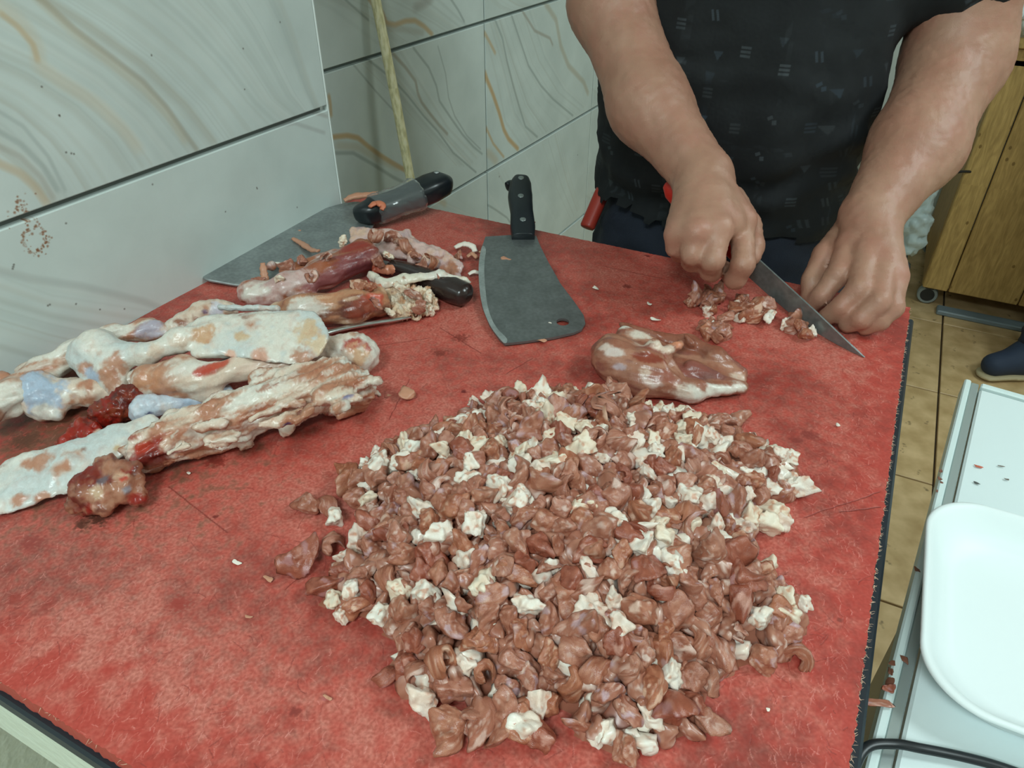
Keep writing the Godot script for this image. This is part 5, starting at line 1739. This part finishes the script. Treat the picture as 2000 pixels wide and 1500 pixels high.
func build_man():
	var base := Vector3(-0.2, 0, -1.13)
	var man := thing("person", base, "man in black printed T-shirt and dark jeans cutting meat with a knife", "person")
	# ----- knife in his right hand -----
	var hs := px(1478, 503, TOP + .056)
	var tp := px(1690, 697, TOP + .0015)
	var ka := (tp - hs).normalized()
	var kn := ka.cross(Vector3.UP).normalized()
	var kd := ka.cross(kn).normalized()
	if kd.y > 0: kd = -kd
	var L := (tp - hs).length()
	# ----- right arm and fist -----
	var sh_r := Vector3(-0.395, 1.42, -1.13)
	var el_r := pd(1192, 6, .955)
	var mid_r := pd(1268, 205, .922)
	var wr_r := pd(1372, 345, .870)
	var pr := []
	pr.append(cap(el_r.lerp(sh_r, 0.45), el_r, .056, .050, .03))
	pr.append(cap(el_r, mid_r, .050, .046, .03))
	pr.append(cap(mid_r, wr_r, .046, .0335, .03))
	var mi := px(1450, 432, TOP + .092)
	var mm := px(1404, 446, TOP + .100)
	var mr := px(1360, 454, TOP + .097)
	var mp := px(1322, 458, TOP + .088)
	for q in [[mi, .0165], [mm, .0165], [mr, .016], [mp, .015]]:
		pr.append(cap(wr_r, q[0], .027, q[1], .014))
	pr.append(cap(wr_r.lerp(mm, 0.5), mm.lerp(mi, 0.5), .022, .016, .014))
	pr.append_array(finger([mi, px(1452, 515, TOP + .066), px(1436, 545, TOP + .044), px(1420, 528, TOP + .034)], .0138, .0105))
	pr.append_array(finger([mm, px(1392, 508, TOP + .074), px(1388, 530, TOP + .052), px(1400, 512, TOP + .040)], .0138, .0105))
	pr.append_array(finger([mr, px(1352, 496, TOP + .076), px(1352, 512, TOP + .058), px(1370, 495, TOP + .048)], .0132, .010))
	pr.append_array(finger([mp, px(1320, 482, TOP + .074), px(1328, 494, TOP + .060), px(1345, 478, TOP + .052)], .0122, .0095))
	pr.append_array(finger([px(1432, 390, TOP + .082), px(1462, 440, TOP + .074), px(1472, 480, TOP + .064), px(1468, 502, TOP + .056)], .0165, .0105))
	# ----- left arm and hand holding the meat down -----
	var sh_l := Vector3(0.015, 1.42, -1.17)
	var el_l := pd(1866, 115, .935)
	var mid_l := pd(1790, 285, .895)
	var wr_l := pd(1700, 425, .855)
	var pl := []
	pl.append(cap(el_l.lerp(sh_l, 0.5), el_l, .064, .058, .03))
	pl.append(cap(el_l, mid_l, .059, .050, .03))
	pl.append(cap(mid_l, wr_l, .050, .034, .03))
	var li := hand_z(1490, 640, .068)
	var lm := hand_z(1620, 690, .071)
	var lr := hand_z(1740, 770, .066)
	var lp := hand_z(1815, 870, .056)
	for q in [[li, .0155], [lm, .0155], [lr, .015], [lp, .0135]]:
		pl.append(cap(wr_l, q[0], .026, q[1], .014))
	pl.append_array(finger([li, hand_z(1405, 860, .048), hand_z(1290, 1010, .026), hand_z(1225, 1075, .012)], .0142, .0095, .0045))
	pl.append_array(finger([lm, hand_z(1560, 960, .048), hand_z(1420, 1100, .026), hand_z(1330, 1160, .012)], .0148, .0098, .0045))
	pl.append_array(finger([lr, hand_z(1700, 1050, .043), hand_z(1570, 1170, .024), hand_z(1470, 1215, .011)], .0142, .0095, .0045))
	pl.append_array(finger([lp, hand_z(1795, 1090, .034), hand_z(1700, 1190, .020), hand_z(1600, 1235, .010)], .0128, .009, .0045))
	pl.append(cap(hand_z(1500, 800, .056), hand_z(1690, 930, .050), .010, .010, .008))
	pl.append_array(finger([hand_z(1480, 520, .066), hand_z(1310, 720, .050), hand_z(1220, 900, .030), hand_z(1195, 1020, .016)], .0155, .0095, .004))
	# ----- trunk, neck and head under the clothes -----
	var c := Vector3(-0.2, 0, -1.13)
	var tr := [cap(c + Vector3(-.10, 1.40, 0), c + Vector3(.10, 1.40, 0), .09, .09, .08), cap(c + Vector3(-.07, 1.15, .0), c + Vector3(.05, 1.15, 0), .10, .095, .08), cap(c + Vector3(-.07, .92, 0), c + Vector3(.05, .92, 0), .10, .10, .08), cap(c + Vector3(0, 1.42, 0), c + Vector3(0, 1.56, .05), .06, .055, .04), cap(sh_r, el_r.lerp(sh_r, 0.40), .06, .055, .04), cap(sh_l, el_l.lerp(sh_l, 0.45), .064, .063, .04), cap(c + Vector3(-.09, .85, 0), c + Vector3(-.10, .48, .03), .075, .052, .05), cap(c + Vector3(-.10, .48, .03), c + Vector3(-.10, .09, 0), .052, .038, .03), cap(c + Vector3(.09, .85, 0), c + Vector3(.10, .48, .03), .075, .052, .05), cap(c + Vector3(.10, .48, .03), c + Vector3(.10, .09, 0), .052, .038, .03)]
	var hc := c + Vector3(0, 1.66, .07)
	var hd := [cap(hc + Vector3(0, .03, -.02), hc + Vector3(0, .03, .015), .082, .078, .03), cap(hc + Vector3(0, -.04, .03), hc + Vector3(0, -.075, .055), .055, .036, .03), cap(hc + Vector3(0, .01, .092), hc + Vector3(0, -.028, .112), .010, .014, .012), cap(hc + Vector3(-.025, -.058, .088), hc + Vector3(.025, -.058, .088), .007, .007, .006), cap(hc + Vector3(-.083, -.01, 0), hc + Vector3(-.083, .025, -.008), .012, .014, .006), cap(hc + Vector3(.083, -.01, 0), hc + Vector3(.083, .025, -.008), .012, .014, .006), cap(hc + Vector3(0, -.05, 0), c + Vector3(0, 1.54, .045), .055, .056, .03), cut(hc + Vector3(-.033, .018, .10), hc + Vector3(-.030, .018, .10), .013, .013, .01), cut(hc + Vector3(.030, .018, .10), hc + Vector3(.033, .018, .10), .013, .013, .01)]
	var skin := lin(178, 136, 114)
	var skin_b := lin(160, 114, 94)
	var skin_red := lin(178, 112, 96)
	var tips := [mi, mm, mr, mp, li, lm, lr, lp]
	var disp := func(p: Vector3, _n: Vector3) -> float: return ns(p, 60.0) * 0.0006 + nf(p, 160.0) * 0.0006
	var tint := func(p: Vector3, _n: Vector3) -> Color:
		var q := skin.lerp(skin_b, clampf(0.5 + nf(p, 14.0) * 0.7, 0.0, 1.0))
		q = q.lerp(skin_red, clampf(ns(p, 24.0) * 0.2 + 0.1 + nf(p, 150.0) * 0.25, 0.0, 0.3))
		for t in tips:
			var d: float = p.distance_to(t)
			if d < 0.022: q = q.lerp(skin_red, 0.5 * step(0.022, 0.008, d))
		return q
	var sm := vmat(0.48)
	sm.heightmap_enabled = true
	sm.heightmap_texture = M.wet
	sm.heightmap_scale = 0.03
	sm.uv1_triplanar = true
	sm.uv1_scale = Vector3.ONE * 26.0
	var body := part(man, "body", skinned(joined([net(pr, .0034), net(pl, .0034), net(tr, .014), net(hd, .006)]), base, disp, tint), sm)
	tag(body, "bare tanned arms, hands and head", "")
	# eyes, hair
	for s in [-1, 1]:
		var e := part(man, "eye", skinned(net([ball(hc + Vector3(s * .031, .018, .078), .0125, .002)], .003), base), mat(srgb(225, 222, 215), 0.2))
		part(e, "iris", skinned(net([ball(hc + Vector3(s * .031, .016, .0875), .0055, .001)], .0016), base), mat(srgb(52, 36, 26), 0.2))
	part(man, "hair", skinned(net([cap(hc + Vector3(0, .055, -.03), hc + Vector3(0, .06, .02), .083, .076, .02), cap(hc + Vector3(0, .0, -.05), hc + Vector3(0, -.03, -.05), .068, .06, .02)], .008), base, func(p, _n): return nf(p, 90.0) * 0.005), mat(srgb(38, 30, 26), 0.7))
	# ----- fine lines on the wrist: a crease ring -----
	# T-shirt
	var ts := [cap(c + Vector3(-.12, 1.40, 0), c + Vector3(.12, 1.40, 0), .105, .105, .08), cap(c + Vector3(-.075, 1.24, .0), c + Vector3(.072, 1.24, 0), .125, .124, .08), cap(c + Vector3(-.07, 1.08, .02), c + Vector3(.056, 1.08, .02), .128, .126, .08), cap(c + Vector3(-.07, .96, .01), c + Vector3(.045, .96, .01), .125, .125, .08), cap(c + Vector3(-.075, .86, .0), c + Vector3(.06, .86, .0), .128, .128, .06), cap(sh_r, el_r.lerp(sh_r, 0.42), .078, .074, .05), cap(sh_l, el_l.lerp(sh_l, 0.36), .080, .077, .05), cap(c + Vector3(0, 1.44, 0), c + Vector3(0, 1.50, .02), .075, .068, .04)]
	var folds := func(p: Vector3, _n: Vector3) -> float:
		var low := step(1.22, 1.0, p.y)
		var w := sin(p.y * 95.0 + ns(p, 5.0) * 5.0 + p.x * 5.0) * (0.4 + 0.6 * ns(p + Vector3(4, 0, 0), 7.0))
		return w * 0.008 * low + ns(p * Vector3(1, 0.5, 1), 14.0) * 0.006 + nf(p, 30.0) * 0.003
	var hem := func(p: Vector3) -> float: return 0.905 + 0.012 * ns(p, 20.0) + 0.006 * ns(p, 90.0)
	var shirt_m := mat(Color.WHITE, 0.85)
	var PX := 640
	var cv := Canvas.new(PX, PX, Rect2(0, 0, 0.40, 0.40), srgb(16, 19, 22), noise_bytes(PX, PX, 0.01, 201), 6.0)
	var r := RandomNumberGenerator.new()
	r.seed = 31
	for gy in 9:
		for gx in 9:
			if r.randf() < 0.12: continue
			var o := Vector2((gx + 0.5 + r.randfn(0, 0.13)) * 0.40 / 9, (gy + 0.5 + r.randfn(0, 0.13) + (0.5 if gx % 2 == 1 else 0.0)) * 0.40 / 9)
			var cc := srgb(70, 92, 112).lerp(srgb(110, 116, 118), r.randf())
			var a := r.randf_range(0.14, 0.36)
			match r.randi() % 4:
				0:
					for k in 3: stamp(cv, o + Vector2(0, (k - 1) * 0.0048), Vector2(0.0062, 0.0013), 0.0, cc, a)
				1:
					for k in 7: stamp(cv, o + Vector2(0, -0.005 + k * 0.0016), Vector2(0.0005 + k * 0.0009, 0.0009), 0.0, cc, a)
				2:
					for k in 2: stamp(cv, o + Vector2((k - 0.5) * 0.006, 0), Vector2(0.0014, 0.0062), 0.25, cc, a)
				3:
					stamp(cv, o + Vector2(-0.003, 0.002), Vector2(0.0034, 0.0022), 0.5, cc, a)
					stamp(cv, o + Vector2(0.003, -0.003), Vector2(0.0024, 0.0028), 0.2, cc, a)
	shirt_m.albedo_texture = to_texture(PX, PX, cv.d)
	cloth_bump(shirt_m, 2.5, 0.04, 210)
	var sh := part(man, "t_shirt", skinned(trimmed(net(ts, .009), hem), base, folds), shirt_m)
	tag(sh, "black T-shirt with small grey-blue geometric print", "")
	# jeans and shoes
	var jn := [cap(c + Vector3(-.065, .88, 0), c + Vector3(.06, .88, 0), .122, .122, .06), cap(c + Vector3(-.07, .78, 0), c + Vector3(.065, .78, 0), .124, .124, .06), cap(c + Vector3(-.095, .76, 0), c + Vector3(-.10, .46, .03), .102, .078, .04), cap(c + Vector3(-.10, .46, .03), c + Vector3(-.10, .07, 0), .078, .066, .03), cap(c + Vector3(.095, .76, 0), c + Vector3(.10, .46, .03), .102, .078, .04), cap(c + Vector3(.10, .46, .03), c + Vector3(.10, .07, 0), .078, .066, .03)]
	var denim := mat(srgb(30, 36, 50), 0.85)
	cloth_bump(denim, 8.0, 0.05, 220)
	part(man, "jeans", skinned(trimmed(net(jn, .010), func(p): return 0.05), base, func(p, _n): return ns(p * Vector3(1, 2.5, 1), 12.0) * 0.006), denim)
	for s in [-1, 1]:
		part(man, "shoe", skinned(net([cap(c + Vector3(s * .10, .045, -.06), c + Vector3(s * .10, .05, .04), .045, .045, .03), cap(c + Vector3(s * .10, .04, .04), c + Vector3(s * .11, .032, .16), .044, .032, .03)], .008), base), mat(srgb(34, 32, 34), 0.5))
	# ----- the knife he holds -----
	var knife := thing("chef_knife", hs, "kitchen knife with red handle held in the man's fist, tip on board", "knife")
	var kb := Basis(ka, kd, ka.cross(kd))
	var bl := PackedVector2Array([Vector2(-0.004, -0.001), Vector2(L * 0.6, -0.001), Vector2(L * 0.9, 0.0), Vector2(L, 0.0006), Vector2(L * 0.92, 0.0070), Vector2(L * 0.82, 0.0125), Vector2(L * 0.66, 0.0195), Vector2(L * 0.48, 0.0245), Vector2(L * 0.25, 0.0265), Vector2(0.004, 0.0272), Vector2(-0.002, 0.020)])
	part(knife, "blade", plate(bl, 0.0022, 0.0008), steel(70, 0.6, 0.26), Vector3.ZERO, kb)
	var hp := PackedVector3Array()
	var hr := []
	for i in 15:
		var u := float(i) / 14.0
		hp.append(-ka * (u * 0.155 - 0.002) + kd * (0.011 + 0.002 * sin(u * PI)))
		hr.append(Vector2(0.0085, 0.0125 + 0.0015 * cos(u * 9.0)) * (0.5 if i == 14 else (0.8 if i == 0 else 1.0)))
	part(knife, "handle", tube(hp, hr, 18, 2.6, -kd), mat(srgb(190, 40, 28), 0.35))
	# ----- red handled tool hanging at his hip -----
	var a0 := pd(1178, 372, 1.15)
	var a1 := pd(1146, 446, 1.15)
	var tool := thing("hip_knife", a1, "red handled knife hanging at the man's hip beside the tiles", "knife")
	var hpts := spline([a1, a1.lerp(a0, 0.12), a1.lerp(a0, 0.5), a0], 5)
	var hrad := []
	for i in hpts.size(): hrad.append(Vector2(0.012, 0.010) * (0.55 if i == 0 else (0.9 if i < 3 else 1.0)))
	part(tool, "handle", shifted(tube(hpts, hrad, 16, 2.2), a1), mat(srgb(168, 52, 38), 0.4))
	var up := (a0 - a1).normalized()
	part(tool, "sheath", shifted(tube(PackedVector3Array([a0 - up * 0.004, a0 + up * 0.02 + Vector3(0.012, 0, 0), a0 + up * 0.07 + Vector3(0.03, 0, 0)]), [Vector2(0.012, 0.010), Vector2(0.016, 0.008), Vector2(0.014, 0.006)], 12), a1), mat(srgb(26, 26, 28), 0.5))

func stamp(cv: Canvas, p: Vector2, half: Vector2, ang: float, c: Color, a: float):
	var n := int(maxf(half.x, half.y) / 0.0006) + 1
	for i in range(-n, n + 1):
		for j in range(-n, n + 1):
			var q := Vector2(i, j) * 0.0006
			if absf(q.x) > half.x or absf(q.y) > half.y: continue
			cv.dot(p + q.rotated(ang), 0.0007, c, a)

# ---------- behind the bench ----------
func wood(seed_: int, c: Color) -> StandardMaterial3D:
	var m := mat(Color.WHITE, 0.45)
	var W := 128
	var H := 512
	var fn := FastNoiseLite.new()
	fn.seed = seed_
	fn.frequency = 1.0
	var d := PackedFloat32Array()
	d.resize(W * H * 3)
	for j in H:
		for i in W:
			var warp := fn.get_noise_2d(i * 0.02, j * 0.004) * 9.0
			var g := sin((i * 0.16 + warp) * 1.7) * 8.0 + fn.get_noise_2d(i * 0.4, j * 0.02) * 16.0 + fn.get_noise_2d(i * 0.05, j * 0.008) * 18.0
			var o := (j * W + i) * 3
			d[o] = c.r * 255.0 + g
			d[o + 1] = c.g * 255.0 + g * 0.9
			d[o + 2] = c.b * 255.0 + g * 0.7
	var r := RandomNumberGenerator.new()
	r.seed = seed_
	for k in 9:
		var x := r.randi() % W
		var y := r.randi() % H
		for j in range(-4, 5):
			for i in range(-3, 4):
				if i * i * 2 + j * j > 16: continue
				var o := (posmod(y + j, H) * W + posmod(x + i, W)) * 3
				d[o] *= 0.72
				d[o + 1] *= 0.68
				d[o + 2] *= 0.6
	m.albedo_texture = to_texture(W, H, d)
	m.uv1_triplanar = true
	m.uv1_scale = Vector3(5.0, 1.3, 5.0)
	return m

func crumpled(called: String, label: String, prims: Array, m: Material, amp := 0.02) -> void:
	var o: Vector3 = prims[0][1]
	solo(called, skinned(net(prims, .008), o, func(p, _n): return absf(ns(p, 16.0)) * amp - amp * 0.4 + absf(nf(p, 30.0)) * amp * 0.6), m, o, label, "plastic bag")

func build_background():
	var w1 := wood(901, srgb(176, 142, 84))
	var w2 := wood(902, srgb(168, 132, 76))
	var w3 := wood(903, srgb(186, 152, 92))
	var x0 := 0.255
	var zf := -2.73
	var cab := thing("wooden_cabinet", Vector3(0.9, 0, -3.02), "yellowish wooden plank cabinet on castors behind the man", "cabinet")
	var put := func(called: String, size: Vector3, at: Vector3, m: Material): part(cab, called, rbox(size, 0.003), m, at - cab.position)
	var x := x0
	var ws := [0.083, 0.215, 0.16, 0.16, 0.16, 0.16, 0.16]
	for i in ws.size():
		put.call("front_board", Vector3(ws[i] - 0.004, 0.76, 0.02), Vector3(x + ws[i] * 0.5, 0.08 + 0.38, zf - 0.010), [w3, w1, w2, w1, w3, w2, w1][i])
		x += ws[i]
	put.call("rail", Vector3(x - x0, 0.05, 0.025), Vector3((x + x0) * 0.5, 0.845, zf - 0.0125), w2)
	put.call("side_board", Vector3(0.02, 0.79, 0.56), Vector3(x0 + 0.010, 0.475, zf - 0.30), w2)
	put.call("side_board", Vector3(0.02, 0.79, 0.56), Vector3(x - 0.010, 0.475, zf - 0.30), w2)
	put.call("bottom", Vector3(x - x0 - 0.04, 0.02, 0.55), Vector3((x + x0) * 0.5, 0.09, zf - 0.30), w1)
	put.call("worktop", Vector3(x - x0 + 0.03, 0.03, 0.62), Vector3((x + x0) * 0.5, 0.885, zf - 0.30), w3)
	var rub := mat(srgb(140, 148, 146), 0.5)
	var drk := mat(srgb(40, 42, 42), 0.5)
	for q in [[x0 + 0.03, zf - 0.05], [x - 0.06, zf - 0.05], [x0 + 0.03, zf - 0.50], [x - 0.06, zf - 0.50]]:
		var at := Vector3(q[0], 0.036, q[1]) - cab.position
		var wh := part(cab, "castor", tube(PackedVector3Array([Vector3(0, 0, -0.012), Vector3(0, 0, -0.010), Vector3(0, 0, 0.010), Vector3(0, 0, 0.012)]), [0.030, 0.034, 0.034, 0.030], 24), rub, at)
		part(wh, "tyre_ring", tube(PackedVector3Array([Vector3(0, 0, 0.0115), Vector3(0, 0, 0.0135)]), [0.024, 0.022], 24), drk)
		part(wh, "fork", rbox(Vector3(0.03, 0.02, 0.035), 0.003), drk, Vector3(0, 0.035, 0))
	part(cab, "bag_hook", shifted(tube(spline([Vector3(0.275, 0.50, -2.735), Vector3(0.24, 0.505, -2.70), Vector3(0.19, 0.49, -2.67), Vector3(0.165, 0.465, -2.66)], 5), [0.004, 0.004, 0.004, 0.004, 0.004, 0.004, 0.004, 0.004, 0.004, 0.004, 0.004, 0.004, 0.004, 0.004, 0.004, 0.003], 10), cab.position), drk)
	# grey skirting strip on the floor under the cabinet
	solo("floor_rail", rbox(Vector3(1.15, 0.018, 0.05), 0.004), mat(srgb(120, 132, 136), 0.4), Vector3(0.90, 0.009, -2.725), "grey metal rail lying on the floor before the cabinet", "rail")
	var bag := mat(Color(0.80, 0.86, 0.86, 0.72), 0.3)
	bag.transparency = BaseMaterial3D.TRANSPARENCY_ALPHA
	var g0 := Vector3(0.165, 0.34, -2.66)
	crumpled("plastic_bag", "crumpled translucent white bag hanging at the cabinet's corner", [cap(g0 + Vector3(0, .14, 0), g0, .02, .040, .03), cap(g0, g0 + Vector3(.01, -.08, .01), .040, .034, .03)], bag, 0.022)
	var g1 := Vector3(0.150, 0.095, -2.84)
	crumpled("plastic_bag", "grey-blue bag of waste standing on floor by the cabinet", [cap(g1 + Vector3(-.02, .14, 0), g1 + Vector3(-.02, -.02, 0), .045, .065, .04)], mat(srgb(128, 142, 148), 0.45), 0.025)
	var g2 := px(1994, 10, 0.985)
	crumpled("plastic_bag", "white bag lying on top of the wooden cabinet", [cap(g2, g2 + Vector3(.14, .01, -.05), .05, .06, .04)], mat(srgb(226, 232, 232), 0.4), 0.04)
	# passer-by, of whom a shoe and trouser cuff show
	var toe := px(1918, 724, 0.03)
	var fd := Vector3(-0.80, 0, 0.60)                      # which way the foot points
	var base := toe - fd * 0.185
	base.y = 0.0
	var per := thing("person", base, "passer-by in navy trousers and dark blue shoe on beige floor", "person")
	var navy := mat(srgb(30, 38, 56), 0.8)
	cloth_bump(navy, 8.0, 0.05, 230)
	for s in [0, 1]:
		var o := base + Vector3(0.22 * s, 0, -0.10 * s)
		part(per, "shoe", skinned(net([cap(o - fd * 0.06 + Vector3(0, .062, 0), o + fd * .05 + Vector3(0, .062, 0), .044, .046, .03), cap(o + fd * .05 + Vector3(0, .058, 0), o + fd * .150 + Vector3(0, .048, 0), .046, .036, .03), cap(o - fd * 0.03 + Vector3(0, .09, 0), o + fd * .03 + Vector3(0, .088, 0), .045, .04, .03)], .007), base), mat(srgb(34, 46, 66), 0.75))
		part(per, "sole", skinned(net([cap(o - fd * 0.06 + Vector3(0, .014, 0), o + fd * .06 + Vector3(0, .014, 0), .042, .045, .02, Vector3.UP, 3.0), cap(o + fd * .06 + Vector3(0, .014, 0), o + fd * .155 + Vector3(0, .014, 0), .045, .038, .02, Vector3.UP, 3.0)], .006), base), mat(srgb(176, 160, 126), 0.6))
	var tr := [cap(base + Vector3(0.01, .12, 0), base + Vector3(.04, .48, 0), .080, .078, .03), cap(base + Vector3(.04, .48, 0), base + Vector3(.06, .85, -.02), .078, .10, .04), cap(base + Vector3(.22, .12, -.10), base + Vector3(.16, .48, -.12), .076, .074, .03), cap(base + Vector3(.16, .48, -.12), base + Vector3(.09, .85, -.12), .075, .10, .04), cap(base + Vector3(.07, .90, -.02), base + Vector3(.07, .90, -.10), .115, .115, .05)]
	part(per, "trousers", skinned(trimmed(net(tr, .011), func(_p): return 0.07), base, func(p, _n): return ns(p * Vector3(1, 2.5, 1), 12.0) * 0.008), navy)
	var tc := [cap(base + Vector3(.06, .98, -.02), base + Vector3(.06, .98, -.10), .12, .12, .06), cap(base + Vector3(.06, 1.2, -.01), base + Vector3(.06, 1.2, -.13), .125, .125, .06), cap(base + Vector3(.06, 1.40, .05), base + Vector3(.06, 1.40, -.17), .09, .09, .06), cap(base + Vector3(.06, 1.40, .08), base + Vector3(.07, 1.15, .12), .07, .06, .04), cap(base + Vector3(.06, 1.40, -.18), base + Vector3(.07, 1.15, -.20), .07, .06, .04)]
	part(per, "shirt", skinned(net(tc, .012), base, func(p, _n): return ns(p, 12.0) * 0.006), mat(srgb(70, 78, 92), 0.85))
	var hh := base + Vector3(.05, 1.66, -.06)
	var bd := [cap(hh + Vector3(.02, .03, 0), hh + Vector3(-.015, .03, 0), .082, .078, .03), cap(hh + Vector3(-.03, -.04, 0), hh + Vector3(-.055, -.075, 0), .055, .036, .03), cap(hh + Vector3(-.092, .01, 0), hh + Vector3(-.112, -.028, 0), .010, .014, .012), cap(hh + Vector3(0, -.05, 0), hh + Vector3(.01, -.2, 0), .055, .058, .03), cap(base + Vector3(.07, 1.17, .10), base + Vector3(.05, .95, .12), .045, .036, .03), cap(base + Vector3(.05, .95, .12), base + Vector3(-.03, .80, .12), .036, .026, .02), cap(base + Vector3(.07, 1.17, -.20), base + Vector3(.05, .95, -.21), .045, .036, .03), cap(base + Vector3(.05, .95, -.21), base + Vector3(-.03, .80, -.21), .036, .026, .02)]
	for q in [.12, -.21]:
		var w := base + Vector3(-.03, .80, q)
		bd.append(cap(w, w + Vector3(-.02, -.07, 0), .028, .026, .01))
		for k in 4: bd.append(cap(w + Vector3(-.02 - .004 * k, -.07, (k - 1.5) * .018), w + Vector3(-.05, -.14 + absf(k - 1.3) * .008, (k - 1.5) * .018), .009, .008, .004))
		bd.append(cap(w + Vector3(-.02, -.02, .024), w + Vector3(-.06, -.07, .03), .010, .008, .006))
	part(per, "body", skinned(net(bd, .008), base), mat(srgb(190, 150, 128), 0.5))
	part(per, "hair", skinned(net([cap(hh + Vector3(.03, .055, 0), hh + Vector3(-.02, .06, 0), .083, .076, .02), cap(hh + Vector3(.05, 0, 0), hh + Vector3(.05, -.03, 0), .068, .06, .02)], .01), base), mat(srgb(40, 32, 28), 0.7))

func stage(s: String):
	print("%6d ms  %s" % [Time.get_ticks_msec(), s])

func _ready():
	cam_basis = Basis.from_euler(Vector3(deg_to_rad(-PITCH), deg_to_rad(YAW), 0.0))
	wall_b = Basis(Vector3(sin(deg_to_rad(WALL_TURN)), 0, -cos(deg_to_rad(WALL_TURN))), Vector3.UP, Vector3(cos(deg_to_rad(WALL_TURN)), 0, sin(deg_to_rad(WALL_TURN))))
	rng.seed = 1
	noise.seed = 3
	noise.noise_type = FastNoiseLite.TYPE_SIMPLEX_SMOOTH
	noise.frequency = 1.0
	noise.fractal_type = FastNoiseLite.FRACTAL_NONE
	noise_b.seed = 8
	noise_b.noise_type = FastNoiseLite.TYPE_SIMPLEX_SMOOTH
	noise_b.frequency = 1.0
	noise_b.fractal_type = FastNoiseLite.FRACTAL_FBM
	noise_b.fractal_octaves = 3
	# camera
	var cam := Camera3D.new()
	cam.name = "Camera"
	cam.fov = rad_to_deg(2.0 * atan(750.0 / FOCAL))
	cam.near = 0.02
	cam.far = 30.0
	cam.transform = Transform3D(cam_basis, EYE)
	add_child(cam)
	cam.current = true
	# environment: a closed room, so only its lamps light it
	var we := WorldEnvironment.new()
	we.name = "Environment"
	var env := Environment.new()
	env.background_mode = Environment.BG_COLOR
	env.background_color = Color(0.02, 0.02, 0.02)
	env.tonemap_mode = Environment.TONE_MAPPER_LINEAR
	env.tonemap_exposure = 1.14
	env.sdfgi_enabled = true
	env.ssao_enabled = true
	env.ssil_enabled = true
	we.environment = env
	add_child(we)
	# lamps
	led_panel(Vector3(1.35, 2.68, -0.95), Vector2(0.6, 0.6), 2.3, "square ceiling LED panel over the white counter side")
	led_panel(Vector3(0.1, 2.68, 1.15), Vector2(0.6, 0.6), 3.4, "square ceiling LED panel over the front of the bench")
	led_panel(Vector3(1.3, 2.68, -2.3), Vector2(0.6, 0.6), 1.0, "square ceiling LED panel in front of the wooden cabinet")
	make_materials()
	stage("materials")
	build_walls()
	build_shell()
	stage("walls")
	build_bench()
	stage("bench")
	build_counter()
	build_knives()
	stage("knives")
	build_bones()
	stage("bones")
	build_shreds()
	build_steak()
	build_heap()
	build_cuttings()
	stage("meat")
	build_man()
	stage("man")
	build_background()
	stage("done")
